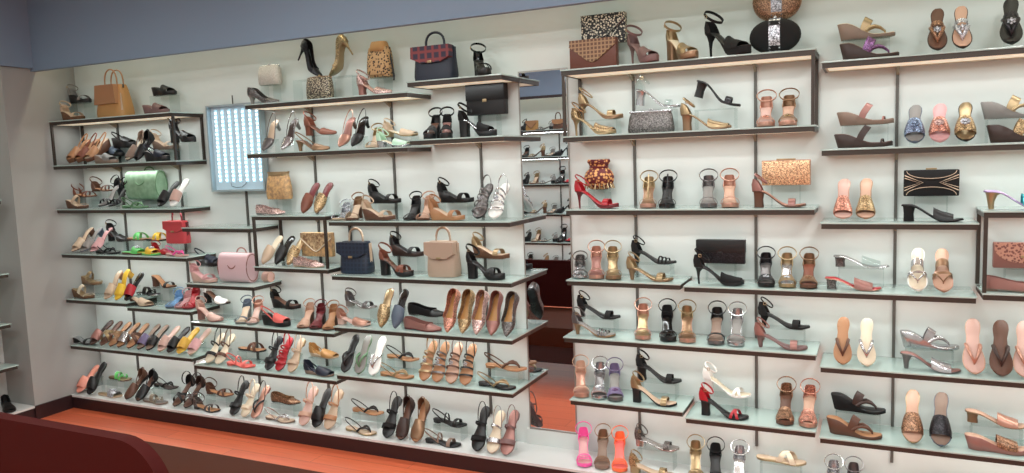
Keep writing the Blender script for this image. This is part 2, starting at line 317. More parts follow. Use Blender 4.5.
# style: (kind name, list of (part, mesh, role))   roles: u upper, s sole, i insole, h heel, m metal, o ornament
STYLES = {}
def style(key):
    if key in STYLES: return STYLES[key]
    k, _, var = key.partition('.')
    parts = []; A = lambda n, me, r: parts.append((n, me, r))
    def base(f, wedge=False, heel=None, th=.006):
        A('sole', sole_mesh(f, wedge, th), 's'); A('insole', insole_mesh(f), 'i')
        if heel: A('heel', heel_mesh(f, heel, th), 'h')
    def ankle(f, h=.066, cnt=True, wid=.008):
        if cnt: A('heel_counter', counter_mesh(f, .2, .05), 'u')
        else: A('side_strap', upright_mesh(f, .16, 1, .03, .029, h), 'u'); A('side_strap', upright_mesh(f, .16, -1, .03, .029, h), 'u')
        sm = k in ('kit', 'blk', 'low', 'wstrap'); A('ankle_strap', ring_mesh(f, h, rx=.034 if sm else .042, ry=.036 if sm else .0405, wid=wid), 'u'); A('buckle', buckle_mesh(f, h, -.039 if sm else -.0435), 'm')
    nm = 'sandal'
    # ---- wedges
    if k == 'wthong': f = Foot(.072, .014); base(f, True); A('thong_strap', thong_mesh(f, 1, r=.007), 'u'); A('thong_strap', thong_mesh(f, -1, r=.007), 'u'); A('instep_strap', strap_mesh(f, .46, .46, .036, .052, lean=.022), 'u'); nm = 'wedge_sandal'
    elif k == 'wslide': f = Foot(.06, .02); base(f, True); A('vamp', vamp_mesh(f, .5, .82, .045), 'u'); nm = 'wedge_sandal'
    elif k == 'wband': f = Foot(.060, .018); base(f, True); A('instep_strap', strap_mesh(f, .44, .44, .028, .056, lean=.034), 'u'); A('toe_loop', strap_mesh(f, .85, .80, .008, .016), 'u'); nm = 'wedge_sandal'
    elif k == 'wstrap': f = Foot(.066, .022); base(f, True); A('toe_strap', strap_mesh(f, .74, .70, .030, .032), 'u'); ankle(f, .055); nm = 'wedge_sandal'
    elif k == 'wclog': f = Foot(.07, .03); base(f, True); A('vamp', vamp_mesh(f, .52, .9, .045), 'u'); A('slingback_strap', sling_mesh(f, .5, .045, .010), 'u'); nm = 'wedge_sandal'
    # ---- heeled open sandals
    elif k in ('stil', 'kit', 'blk', 'low'):
        H = {'stil': .088, 'kit': .062, 'blk': .078, 'low': .040}[k]; f = Foot(H, .018 if k == 'stil' else .010); base(f, False, {'stil': 'stiletto', 'kit': 'cone', 'blk': 'block', 'low': 'low'}[k])
        if 'x' in var: A('toe_strap', strap_mesh(f, .66, .80, .014, .028), 'u'); A('toe_strap', strap_mesh(f, .80, .66, .014, .030), 'u')
        elif '3' in var:
            for tt, lf in ((.64, .026), (.72, .022), (.8, .018)): A('toe_strap', strap_mesh(f, tt, tt+.02, .009, lf), 'u')
        elif 'g' in var: A('vamp', vamp_mesh(f, .6, .86, .034), 'u'); A('ornament', ornament_mesh(f, .7, .03), 'o')
        elif 'c' in var: A('vamp', vamp_mesh(f, .55, .95, .036), 'u')
        elif 't' in var: A('toe_strap', strap_mesh(f, .76, .76, .014, .026), 'u'); A('t_strap', mk('t_strap', lambda bm: tube(bm, [f.pt(.72, 0, .027), f.pt(.5, 0, .035), Vector((.085, 0, f.z(0)+.07-.004))], .0035, 6), 40), 'u')
        else: A('toe_strap', strap_mesh(f, .73, .75, .030, .028), 'u')
        if 'm' not in var: ankle(f, .055 if k != 'low' else .05, 's' not in var, .006 if k != 'blk' else .008)
        nm = 'heeled_sandal'
    # ---- platforms
    elif k == 'plat':
        f = Foot(.108 if 'l' not in var else .095, .028); base(f, False, 'stiletto' if 's' in var else 'thick')
        A('vamp', vamp_mesh(f, .54, .86, .045), 'u') if 'c' in var else (A('toe_strap', strap_mesh(f, .62, .78, .022, .034), 'u'), A('toe_strap', strap_mesh(f, .78, .62, .022, .036), 'u'))
        ankle(f, .066, True, .011); nm = 'platform_sandal'
    # ---- closed heels
    elif k == 'pump': f = Foot(.092, .006, True); base(f, False, 'stiletto'); A('upper', vamp_mesh(f, .66, 1, .036, dip=.06, closed_back=True, back=.05), 'u'); nm = 'pump'
    elif k == 'kpump': f = Foot(.058, .006, True); base(f, False, 'cone'); A('upper', vamp_mesh(f, .66, 1, .036, dip=.06, closed_back=True, back=.05), 'u'); nm = 'pump'
    elif k == 'ksling': f = Foot(.062, .006, True); base(f, False, 'cone'); A('vamp', vamp_mesh(f, .58, 1, .036, dip=.05), 'u'); A('slingback_strap', sling_mesh(f, .55, .05), 'u'); nm = 'slingback_shoe'
    elif k == 'csling': f = Foot(.066, .006, True); base(f, False, 'block'); A('vamp', vamp_mesh(f, .55, 1, .038, dip=.05), 'u'); A('heel_counter', counter_mesh(f, .26, .052), 'u'); A('ankle_strap', ring_mesh(f, .056), 'u'); nm = 'slingback_shoe'
    elif k == 'hmule': f = Foot(.07 if 'l' not in var else .05, .006); base(f, False, 'cone' if 'k' in var else 'block'); A('vamp', vamp_mesh(f, .52, .84, .042), 'u'); nm = 'heeled_mule'
    # ---- flats
    elif k == 'flat': f = Foot(.012, .008, True); base(f, False, 'low'); A('upper', vamp_mesh(f, .64, 1, .034, dip=.06, closed_back=True, back=.05, side=.03), 'u'); nm = 'ballet_flat'
    elif k == 'mule': f = Foot(.012, .008, True); base(f, False, 'low'); A('vamp', vamp_mesh(f, .5, 1, .044, dip=-.03), 'u'); nm = 'flat_mule'
    elif k == 'slide': f = Foot(.014, .010); base(f, True, None, .01); A('vamp', vamp_mesh(f, .52, .84, .046), 'u'); nm = 'slide_sandal'
    elif k == 'gslide': f = Foot(.014, .010); base(f, True, None, .01); A('vamp', vamp_mesh(f, .54, .84, .046), 'u'); A('ornament', ornament_mesh(f, .68, .043, 9, .02), 'o'); nm = 'slide_sandal'
    elif k == 'xslide': f = Foot(.014, .010); base(f, True, None, .01); A('cross_strap', strap_mesh(f, .48, .76, .026, .044), 'u'); A('cross_strap', strap_mesh(f, .76, .48, .026, .047), 'u'); nm = 'slide_sandal'
    elif k == 'thong': f = Foot(.014, .010); base(f, True, None, .01); A('thong_strap', thong_mesh(f, 1), 'u'); A('thong_strap', thong_mesh(f, -1), 'u'); nm = 'thong_sandal'
    elif k == 'gthong': f = Foot(.016, .012); base(f, True, None, .01); A('thong_strap', thong_mesh(f, 1, r=.009), 'u'); A('thong_strap', thong_mesh(f, -1, r=.009), 'u'); A('instep_strap', strap_mesh(f, .5, .5, .022, .04), 'u'); A('ornament', ornament_mesh(f, .64, .038, 7, .017), 'o'); nm = 'thong_sandal'
    elif k == 'bthong': f = Foot(.014, .010); base(f, True, None, .01); A('instep_strap', strap_mesh(f, .47, .47, .036, .046), 'u'); A('toe_loop', strap_mesh(f, .66, .70, .012, .034), 'u'); A('thong_strap', thong_mesh(f, 1, ts=.62, r=.004), 'u'); A('thong_strap', thong_mesh(f, -1, ts=.62, r=.004), 'u'); nm = 'thong_sandal'
    elif k == 'fsling': f = Foot(.020, .008); base(f, False, 'low'); A('toe_strap', strap_mesh(f, .72, .74, .024, .030), 'u'); A('slingback_strap', sling_mesh(f, .4, .055, .008), 'u'); A('instep_strap', strap_mesh(f, .42, .42, .010, .052), 'u'); nm = 'flat_sandal'
    elif k == 'tsling': f = Foot(.018, .008); base(f, False, 'low'); A('thong_strap', thong_mesh(f, 1, ts=.46), 'u'); A('thong_strap', thong_mesh(f, -1, ts=.46), 'u'); A('slingback_strap', sling_mesh(f, .44, .055, .007), 'u'); nm = 'flat_sandal'
    elif k == 'xsling': f = Foot(.022, .008); base(f, False, 'low'); A('cross_strap', strap_mesh(f, .55, .8, .018, .034), 'u'); A('cross_strap', strap_mesh(f, .8, .55, .018, .036), 'u'); A('heel_counter', counter_mesh(f, .24, .05), 'u'); A('ankle_strap', ring_mesh(f, .058), 'u'); nm = 'flat_sandal'
    elif k == 'csand': f = Foot(.026, .010); base(f, True); A('vamp', vamp_mesh(f, .5, .93, .042), 'u'); A('heel_counter', counter_mesh(f, .24, .05), 'u'); A('slingback_strap', sling_mesh(f, .42, .052, .009), 'u'); nm = 'flat_sandal'
    elif k == 'glad': f = Foot(.014, .010); base(f, True, None, .01); [A('cross_strap', strap_mesh(f, tt, tt+.02, .010, lf), 'u') for tt, lf in ((.78, .024), (.62, .036), (.47, .046), (.34, .05))]; A('slingback_strap', sling_mesh(f, .3, .055, .010), 'u'); A('ornament', ornament_mesh(f, .56, .04, 7, .013), 'o'); nm = 'flat_sandal'
    else: raise KeyError(key)
    STYLES[key] = (nm, parts); return STYLES[key]
CATS = {'wedge_sandal': 'sandal', 'heeled_sandal': 'sandal', 'platform_sandal': 'sandal', 'pump': 'shoe', 'slingback_shoe': 'shoe', 'heeled_mule': 'shoe', 'ballet_flat': 'shoe',
        'flat_mule': 'shoe', 'slide_sandal': 'sandal', 'thong_sandal': 'sandal', 'flat_sandal': 'sandal'}
def shoe(key, label, group, u, s, i, M, o=None, h=None, m='gold', sc=1.0, sx=1.0):
    nm, parts = style(key); root = thing(nm, label, CATS[nm], group)
    cols = {'u': u, 's': s, 'i': i, 'h': h or s, 'm': m, 'o': o or 'gsilver'}
    for pn, me, role in parts:
        obj(pn, me, pm(cols[role]), root)
    root.matrix_world = M @ Matrix.Diagonal((sc*sx, sc, sc, 1)); return root

# ------------------------------------------------------------------ the room
wallm = mat('painted_wall', (202, 207, 204), .75, 0, 'noise', (206, 211, 208), 3)
white = mat('ceiling_paint', (222, 224, 228), .8)
blueg = mat('blue_grey_paint', (122, 142, 162), .7)
def wood_floor():
    m = mat('orange_laminate', (200, 92, 58), .32); nt = m.node_tree; p = nt.nodes['Principled BSDF']
    tc = nt.nodes.new('ShaderNodeTexCoord'); br = nt.nodes.new('ShaderNodeTexBrick'); nt.links.new(tc.outputs['Object'], br.inputs['Vector'])
    br.inputs['Scale'].default_value = 1; br.inputs['Brick Width'].default_value = 1.2; br.inputs['Row Height'].default_value = .12; br.inputs['Mortar Size'].default_value = .0015
    br.inputs['Color1'].default_value = s2l((218, 110, 72))+(1,); br.inputs['Color2'].default_value = s2l((206, 100, 66))+(1,); br.inputs['Mortar'].default_value = s2l((140, 66, 46))+(1,)
    n = nt.nodes.new('ShaderNodeTexNoise'); mp = nt.nodes.new('ShaderNodeMapping'); mp.inputs['Scale'].default_value = (3, 50, 3); n.inputs['Scale'].default_value = 1.5; n.inputs['Detail'].default_value = 5
    nt.links.new(tc.outputs['Object'], mp.inputs[0]); nt.links.new(mp.outputs[0], n.inputs['Vector'])
    mx = nt.nodes.new('ShaderNodeMix'); mx.data_type = 'RGBA'; mx.blend_type = 'MULTIPLY'; mx.inputs['Factor'].default_value = .5
    r = nt.nodes.new('ShaderNodeValToRGB'); r.color_ramp.elements[0].position = .3; r.color_ramp.elements[0].color = (.72, .68, .66, 1); r.color_ramp.elements[1].position = .7
    nt.links.new(n.outputs['Fac'], r.inputs[0]); nt.links.new(br.outputs['Color'], mx.inputs['A']); nt.links.new(r.outputs[0], mx.inputs['B']); nt.links.new(mx.outputs['Result'], p.inputs['Base Color'])
    return m
floorm = wood_floor()
darkm = mat('dark_brown_laminate', (44, 26, 28), .4)
edgem = mat('dark_shelf_metal', (62, 54, 48), .42, .35)
glassm = mat('frosted_green_glass', (172, 192, 186), .12, 0, coat=.5)
creamm = mat('cream_board', (206, 190, 164), .7)
postm = mat('upright_metal', (84, 82, 78), .5, .2)
platm = mat('white_platform_laminate', (206, 208, 206), .3)
CZ = 3.05; XL, XR, YB = -5.72, 2.3, -4.95
struct('floor', lambda bm: box(bm, XL-.1, XR+.1, YB-.1, .1, -.1, 0), floorm)
struct('ceiling', lambda bm: box(bm, XL-.1, XR+.1, YB-.1, .1, CZ, CZ+.1), white)
struct('wall_back', lambda bm: box(bm, XL-.1, XR+.1, 0, .1, 0, CZ), wallm)
struct('wall_front', lambda bm: box(bm, XL-.1, XR+.1, YB-.1, YB, 0, CZ), wallm)
struct('wall_right', lambda bm: box(bm, XR, XR+.1, YB, 0, 0, CZ), wallm)
struct('wall_left', lambda bm: box(bm, XL-.1, XL, YB, 0, 0, CZ), wallm)
struct('wall_left_return', lambda bm: box(bm, XL, -5.42, -.54, 0, 0, CZ), mat('grey_wall', (152, 152, 149), .75))  # one even grey, darker than the other walls
# soffits: back wall, its turn along the left side, opposite wall; open cove behind each
struct('trim_1', lambda bm: (box(bm, -5.42, XR, -.33, -.30, 2.478, CZ), box(bm, -5.42, XR, -.335, -.296, 2.470, 2.478)), blueg)
struct('trim_2', lambda bm: box(bm, -5.418, -5.39, -4.7, -.30, 2.49, CZ), blueg)
struct('trim_3', lambda bm: box(bm, -5.39, XR, -4.66, -4.63, 2.46, CZ), blueg)
struct('trim_4', lambda bm: box(bm, -5.39, XR, -4.665, -4.625, 2.43, 2.46), darkm)
# base platforms
def platform(name, x0, x1, y0, y1):
    struct(name, lambda bm: box(bm, x0, x1, y0, y1, 0, .078), darkm)
struct('trim_5', lambda bm: box(bm, -5.42, XR, -.262, 0, 0, .086), darkm)
struct('trim_6', lambda bm: box(bm, -5.42, XR, -.268, 0, .086, .1), platm)
struct('trim_7', lambda bm: (box(bm, XL, -5.42, -4.7, -.54, 0, .086)), darkm)
struct('trim_8', lambda bm: (box(bm, XL, -5.414, -4.7, -.54, .086, .1)), platm)
struct('trim_9', lambda bm: box(bm, -5.39, XR, YB, -4.66, 0, .1), darkm)
struct('baseboard_left', lambda bm: box(bm, -5.42, -5.405, -.545, -.268, 0, .1), darkm)
# mirror recess skirting
struct('trim_10', lambda bm: box(bm, -1.80, -1.46, -.012, 0, .1, .19), wallm)

# ------------------------------------------------------------------ mirror
mirm = mat('mirror_silvering', (215, 216, 220), .01, 1.0)
t = thing('wall_mirror', 'tall narrow frameless wall mirror between the two shelf bays', 'mirror')
t.location = (-1.637, 0, .19)
bobj('mirror_glass', lambda bm: box(bm, -.138, .138, -.008, -.001, .008, 2.012), mirm, t)
bobj('edge_trim', lambda bm: [box(bm, *a) for a in ((-.143, -.138, -.012, -.001, 0, 2.02), (.138, .143, -.012, -.001, 0, 2.02), (-.138, .138, -.012, -.001, 0, .008), (-.138, .138, -.012, -.001, 2.012, 2.02))], mat('mirror_edge', (150, 146, 140), .4, .6), t)

# ------------------------------------------------------------------ uprights
PX = [-5.0, -4.405, -3.807, -3.217, -2.62, -2.03, -1.132, -.527, .086, .69]
NTH = ['first', 'second', 'third', 'fourth', 'fifth', 'sixth', 'seventh', 'eighth', 'ninth', 'tenth']
me_up = mk('upright', lambda bm: box(bm, -.0065, .0065, -.012, 0, .25, 2.135), 40)
for i, x in enumerate(PX):  #
    o = obj('shelf_upright', me_up, postm, None, (x, 0, 0)); tag(o, f'thin slotted metal shelf upright, {NTH[i]} from the left', 'upright', 'shelf uprights on the back wall')
me_up2 = mk('upright', lambda bm: box(bm, -.0065, .0065, -.012, 0, .25, 2.135), 40)
for i, x in enumerate((-4.1, -3.5, -2.9)):
    o = obj('shelf_upright', me_up2, postm, None, (x, YB, 0)); o.rotation_euler.z = PI
    tag(o, f'slotted shelf upright seen in the mirror, {NTH[i]} from its end', 'upright', 'shelf uprights on the opposite wall')

# ------------------------------------------------------------------ shelves
def area(name, loc, size, power, col, rot=(0, 0, 0)):
    l = bpy.data.lights.new(name, 'AREA'); l.shape = 'RECTANGLE'; l.size, l.size_y = size; l.energy = power; l.color = col
    o = bpy.data.objects.new(name, l); COL.objects.link(o); o.location = loc; o.rotation_euler = rot; return o
LP = 1.25
underglowm = mat('underside_glow', (246, 234, 206), .5, emit=.38)  # emission puts the lit look of the shelf undersides into the colour
DEP = .2553
SH = {}
def shelf(key, x0, x1, z, label, group='glass topped wall shelves', wall='back', xs=PX, y0=0, dep=DEP):
    t = thing('wall_shelf', label, 'shelf', group); w = x1-x0
    if wall == 'back': t.location = (x0, y0, z)
    elif wall == 'opp': t.location = (x1, y0, z); t.rotation_euler.z = PI
    else: t.location = (XL, y0, z); t.rotation_euler.z = PI/2
    bobj('glass_top', lambda bm: box(bm, -.004, w+.004, -dep-.006, 0, -.007, 0, .001), glassm, t)
    bobj('edge_frame', lambda bm: (box(bm, 0, w, -dep, -dep+.012, -.029, -.007), box(bm, 0, .01, -dep+.012, 0, -.029, -.007), box(bm, w-.01, w, -dep+.012, 0, -.029, -.007)), edgem, t)
    bobj('underside_panel', lambda bm: box(bm, .01, w-.01, -dep+.012, -.001, -.026, -.007), creamm, t)
    if wall == 'back':
        for x in xs:
            if x0+.02 < x < x1-.02:
                def br(bm, x=x):
                    P = [(-.006, -.013, -.028), (-.006, -.075, -.028), (-.006, -.013, -.06)]
                    rings(bm, [P, [(.006, b, c) for a, b, c in P]])
                o = bobj('bracket', br, mat('bracket_metal', (150, 138, 118), .5, .3), t); o.location = (x-x0, 0, 0)
    if wall != 'left':
        bobj('glow_panel', lambda bm: box(bm, .02, w-.02, -.215, -.078, -.0275, -.0262), underglowm, t)  # glowing sheet added so the cream underside looks lit, wider than an LED strip
        a = area('strip_light', (0, 0, 0), (w-.08, .016), LP*w*1.05, (.93, 1, 1), (-.12, 0, 0)); a.parent = t; a.location = (w/2, -.12, -.031)
    SH[key] = (z, x0, x1, t); return t
FB = 'in the far left bay'
shelf('S1', -5.385, -4.15, 2.12, 'glass topped shelf holding the tan tote, top of the far left bay')
shelf('S2', -5.385, -4.15, 1.803, 'second shelf from top in the far left bay, lower board of framed box')
shelf('S3', -5.39, -4.15, 1.487, 'shelf under the green bowling bag in the far left bay')
shelf('S4', -5.385, -4.13, 1.162, 'shelf with the green and yellow sandals in the far left bay')
shelf('S5a', -5.385, -4.745, .827, 'short shelf with yellow and black mules at the far left')
shelf('S5', -4.74, -4.13, .80, 'short shelf with red and blue sandals, a step below its left neighbour')
shelf('S6', -5.385, -4.15, .48, 'lowest shelf of the far left bay holding a row of mules')
shelf('LED', -4.145, -3.555, 1.362, 'short empty glass shelf just below the light panel')
shelf('C', -4.145, -3.56, .99, 'short shelf holding the pink satchel')
shelf('M5', -4.13, -2.95, .73, 'shelf with the black and red wedge below the pink satchel')
shelf('M6', -4.135, -2.95, .437, 'shelf with coral sandals and leaning red sandal below the pink satchel bay')
shelf('T1', -3.525, -2.345, 2.127, 'top shelf right of the light panel under the beaded clutch')
shelf('T2', -3.535, -2.36, 1.826, 'second shelf right of the light panel with leaning slingbacks')
shelf('T1b', -2.34, -1.762, 2.179, 'short top shelf under the navy tartan handbag, left of the mirror')
shelf('T2b', -2.34, -1.762, 1.861, 'short shelf under the black clutch, left of the mirror')
shelf('B1', -3.535, -2.962, 1.44, 'upper board of the small framed box below the gold pouch')
shelf('B2', -3.54, -2.962, 1.119, 'lower board of the small framed box, under the gold envelope clutch')
shelf('r3', -2.935, -1.745, 1.408, 'shelf of black and tan wedges above the beige handbag')
shelf('r4', -2.937, -1.75, 1.083, 'shelf under the beige handbag and the navy handbag')
shelf('r5', -2.94, -1.758, .771, 'shelf of embroidered flats left of the mirror')
shelf('r6', -2.942, -1.765, .475, 'shelf of flat tan sandals, lowest left of the mirror')
shelf('R1', -1.43, -.243, 2.171, 'top shelf right of the mirror under the oval clutches')
shelf('R1b', -1.43, -.243, 1.840, 'second shelf right of the mirror under the pewter clutch')
shelf('R2', -1.425, -.243, 1.471, 'shelf under the red pouch bag, right of the mirror')
shelf('R3', -1.43, -.847, 1.108, 'short shelf right of the mirror, fourth from its top')
shelf('R3b', -.827, .385, 1.100, 'long shelf under the plain black flap clutch')
shelf('R4', -1.455, -.235, .808, 'long shelf with five ankle strap heels standing in a row')
shelf('R5', -1.43, -.843, .476, 'lowest short shelf right of the mirror')
shelf('R5b', -.827, -.236, .447, 'short shelf under the red strappy heel')
shelf('Q1', -.214, 1.2, 2.110, 'top shelf of the right hand bay')
shelf('Q2', -.214, 1.2, 1.731, 'second shelf of the right hand bay with three jewelled slides')
shelf('Q3', -.214, .385, 1.408, 'short shelf under the black patterned clutch')
shelf('B3', .405, 1.2, 1.458, 'upper board of the framed box at the right edge')
shelf('B4', .41, 1.2, 1.117, 'lower board of the framed box at the right edge, under the rose clutch')
shelf('Q4', -.214, 1.2, .756, 'long right hand shelf with flat thong sandals')
shelf('Q5', -.214, 1.2, .425, 'lowest right hand shelf with glitter slides')
SH['P'] = (.1, -5.42, 2.3)
for i, z in enumerate((2.06, 1.74, 1.41, 1.05, .70, .40)):
    shelf('O%d' % i, -4.4, -2.6, z, f'opposite wall shelf reflected in the mirror, {NTH[i]} from the top', 'shelves on the opposite wall', 'opp', y0=YB)
for i, (z, ya) in enumerate(((1.58, -.62), (1.07, -.62), (.72, -.64), (.42, -.62))):
    shelf('L%d' % i, 0, 1.1, z, f'shelf end at the left edge of the photo, {NTH[i]} from the top', 'shelves on the left side wall', 'left', y0=ya-1.1, dep=.28)

for key, low in (('S1', 'S2'), ('B1', 'B2'), ('R1', 'R1b'), ('B3', 'B4')):
    z1, x0, x1, t = SH[key]; z0 = SH[low][0]; h = z1-z0-.0295
    for x, y in ((.0085, -DEP+.0085), (x1-x0-.0085, -DEP+.0085), (.0085, -.01), (x1-x0-.0085, -.01)):
        o = bobj('frame_post', lambda bm: box(bm, -.0075, .0075, -.0075, .0075, -h, -.0005), edgem, t); o.location = (x, y, -.029)

# ------------------------------------------------------------------ light panel
t = thing('light_panel', 'glowing bluish LED light panel on the wall between the shelves', 'light panel'); t.location = (-3.832, 0, 1.585)
alu = mat('pale_blue_aluminium', (168, 184, 190), .35, .5)
bobj('housing', lambda bm: [box(bm, *a) for a in ((-.236, -.224, -.055, -.013, 0, .575), (.224, .236, -.055, -.013, 0, .575), (-.224, .224, -.055, -.013, 0, .012), (-.224, .224, -.055, -.013, .563, .575))], alu, t)
bobj('back_panel', lambda bm: box(bm, -.224, .224, -.02, -.0135, .012, .563), mat('light_panel_back', (196, 222, 236), .5), t)
ledm = mat('led_glow', (215, 238, 250), .5, emit=3.6)
ledback = mat('led_tape', (180, 218, 236), .5, emit=.5)
for i in range(7):
    x = -.18+i*.06
    o = bobj('led_strip', lambda bm: box(bm, -.012, .012, -.024, -.0205, .06, .545), ledback, t); o.location.x = x
    def dots(bm):
        for k in range(17): box(bm, -.0065, .0065, -.028, -.024, .07+k*.028, .082+k*.028)
    d = bobj('led_dots', dots, ledm, o)
    d['kind'] = 'stuff'
bobj('power_cable', lambda bm: tube(bm, [(-.08, -.03, .06), (-.07, -.035, .035), (-.03, -.035, .025), (.02, -.035, .028), (.05, -.035, .045), (.06, -.03, .06)], .0025, 6), mat('cable_grey', (90, 110, 120), .5), t)
bobj('top_bracket', lambda bm: box(bm, .0, .006, -.05, -.044, .575, .63), postm, t)

# ------------------------------------------------------------------ sofa bench
seatm = mat('brown_leatherette', (66, 30, 15), .75, bump=.2); redm = mat('dark_red_leatherette', (58, 7, 4), .7, bump=.2)
t = thing('sofa_bench', 'long low bench with brown seat and dark red rounded backrest', 'bench'); t.location = (-3.6, -1.8, 0)
for m_ in (seatm, redm): m_.node_tree.nodes['Principled BSDF'].inputs['Specular IOR Level'].default_value = .15
bobj('seat', lambda bm: box(bm, -1.75, 2.1, -.38, .38, .29, .45, .03), seatm, t)
def backrest(bm):
    P = []
    x1, z0, z1, r = 1.50, .45, .85, .2
    prof = [(-1.75, z0), (x1, z0)]+[(x1-r+r*math.sin(a), z1-r+r*math.cos(a)) for a in [PI/2-k*PI/20 for k in range(11)]]+[(-1.75, z1)]
    rings(bm, [[(x, y, z if y in (-.5, ) or True else z) for x, z in prof] for y in (-.43, -.38)])
bobj('backrest', backrest, redm, t)
bobj('shade_panel', lambda bm: box(bm, -1.7, 2.05, .30, .345, .16, .288), darkm, t)  # dark board added in place of the shade below the seat
for x, y in ((-1.65, -.3), (-1.65, .3), (1.95, -.3), (1.95, .3)):
    o = bobj('leg', lambda bm: box(bm, -.03, .03, -.03, .03, 0, .288), darkm, t); o.location = (x, y, 0)

# ------------------------------------------------------------------ ceiling lights
diffm = mat('ceiling_diffuser', (255, 250, 240), .5, emit=2.0)
fr = mat('white_metal', (230, 230, 230), .4)
i = 0
for x in (-4.3, -2.6, -.9, .8):
    for y in (-1.7, -3.3):
        t = thing('ceiling_light', f'square white ceiling light panel, {"near" if y < -2 else "far"} row, {NTH[[-4.3,-2.6,-.9,.8].index(x)]} from the left', 'ceiling light', 'ceiling light panels'); t.location = (x, y, CZ)
        bobj('frame', lambda bm: [box(bm, *a) for a in ((-.3, -.28, -.3, .3, -.03, 0), (.28, .3, -.3, .3, -.03, 0), (-.28, .28, -.3, -.28, -.03, 0), (-.28, .28, .28, .3, -.03, 0))], fr, t)
        bobj('diffuser', lambda bm: box(bm, -.28, .28, -.28, .28, -.02, -.001), diffm, t)
        a = area('panel_light', (x, y, CZ-.035), (.54, .54), (15 if y > -2 else 46)*(.35 if x < -4 else 1), (.93, 1, .985)); a.visible_camera = True; a.parent = t; a.location = (0, 0, -.035)
        i += 1
# warm light strips in the coves
warm = (1, .94, .68)
for nm, loc, size, rot, pw, lab in (('cove_light', (-1.6, -.2, 2.72), (7.5, .03), (-.55, 0, 0), 15, 'warm light strip hidden in the cove above the shelves'),
                                    ('cove_light', (-5.56, -2.4, 2.72), (.03, 4.2), (0, -.3, 0), 3, 'warm light strip hidden above the left side shelves'),
                                    ('cove_light', (-1.6, -4.78, 2.72), (7.5, .03), (.4, 0, 0), 22, 'warm light strip hidden above the opposite shelves')):
    a = area(nm, loc, size, pw, warm, rot)
w = bpy.data.worlds.new('world'); SC.world = w; w.use_nodes = True
w.node_tree.nodes['Background'].inputs[0].default_value = (.8, .85, .9, 1); w.node_tree.nodes['Background'].inputs[1].default_value = .15
vs = SC.view_settings; vs.view_transform = 'Standard'; vs.look = 'None'; vs.gamma = 1; vs.exposure = 0; vs.use_curve_mapping = False

# ------------------------------------------------------------------ bags (origin bottom centre, front toward -y)
def soft_box(bm, w, d, h, tw=1.0, td=1.0, bulge=.08, n=7, z0=0, pw=3.5):
    """pillowy body: superellipse rings growing from a base w x d to a top of tw*w x td*d"""
    rs = []
    for i in range(n+1):
        k = i/n; e = 1-abs(2*k-1)**6*.06; b = 1+bulge*math.sin(PI*k)
        a_, b_ = w/2*lerp(1, tw, k)*e, d/2*lerp(1, td, k)*b*e; ring = []
        for j in range(28):
            a = 2*PI*j/28; ca, sa = math.cos(a), math.sin(a)
            ring.append((a_*math.copysign(abs(ca)**(2/pw), ca), b_*math.copysign(abs(sa)**(2/pw), sa), z0+h*k))
        rs.append(ring)
    rings(bm, rs)
def slab(bm, pts, y0, y1, bev=.002):
    rings(bm, [[(x, y0, z) for x, z in pts], [(x, y1, z) for x, z in pts]])
def arc(w, h, z, y=0, n=12, p=1.0): return [(-w/2*math.cos(PI*k/n), y, z+h*math.sin(PI*k/n)**p) for k in range(n+1)]
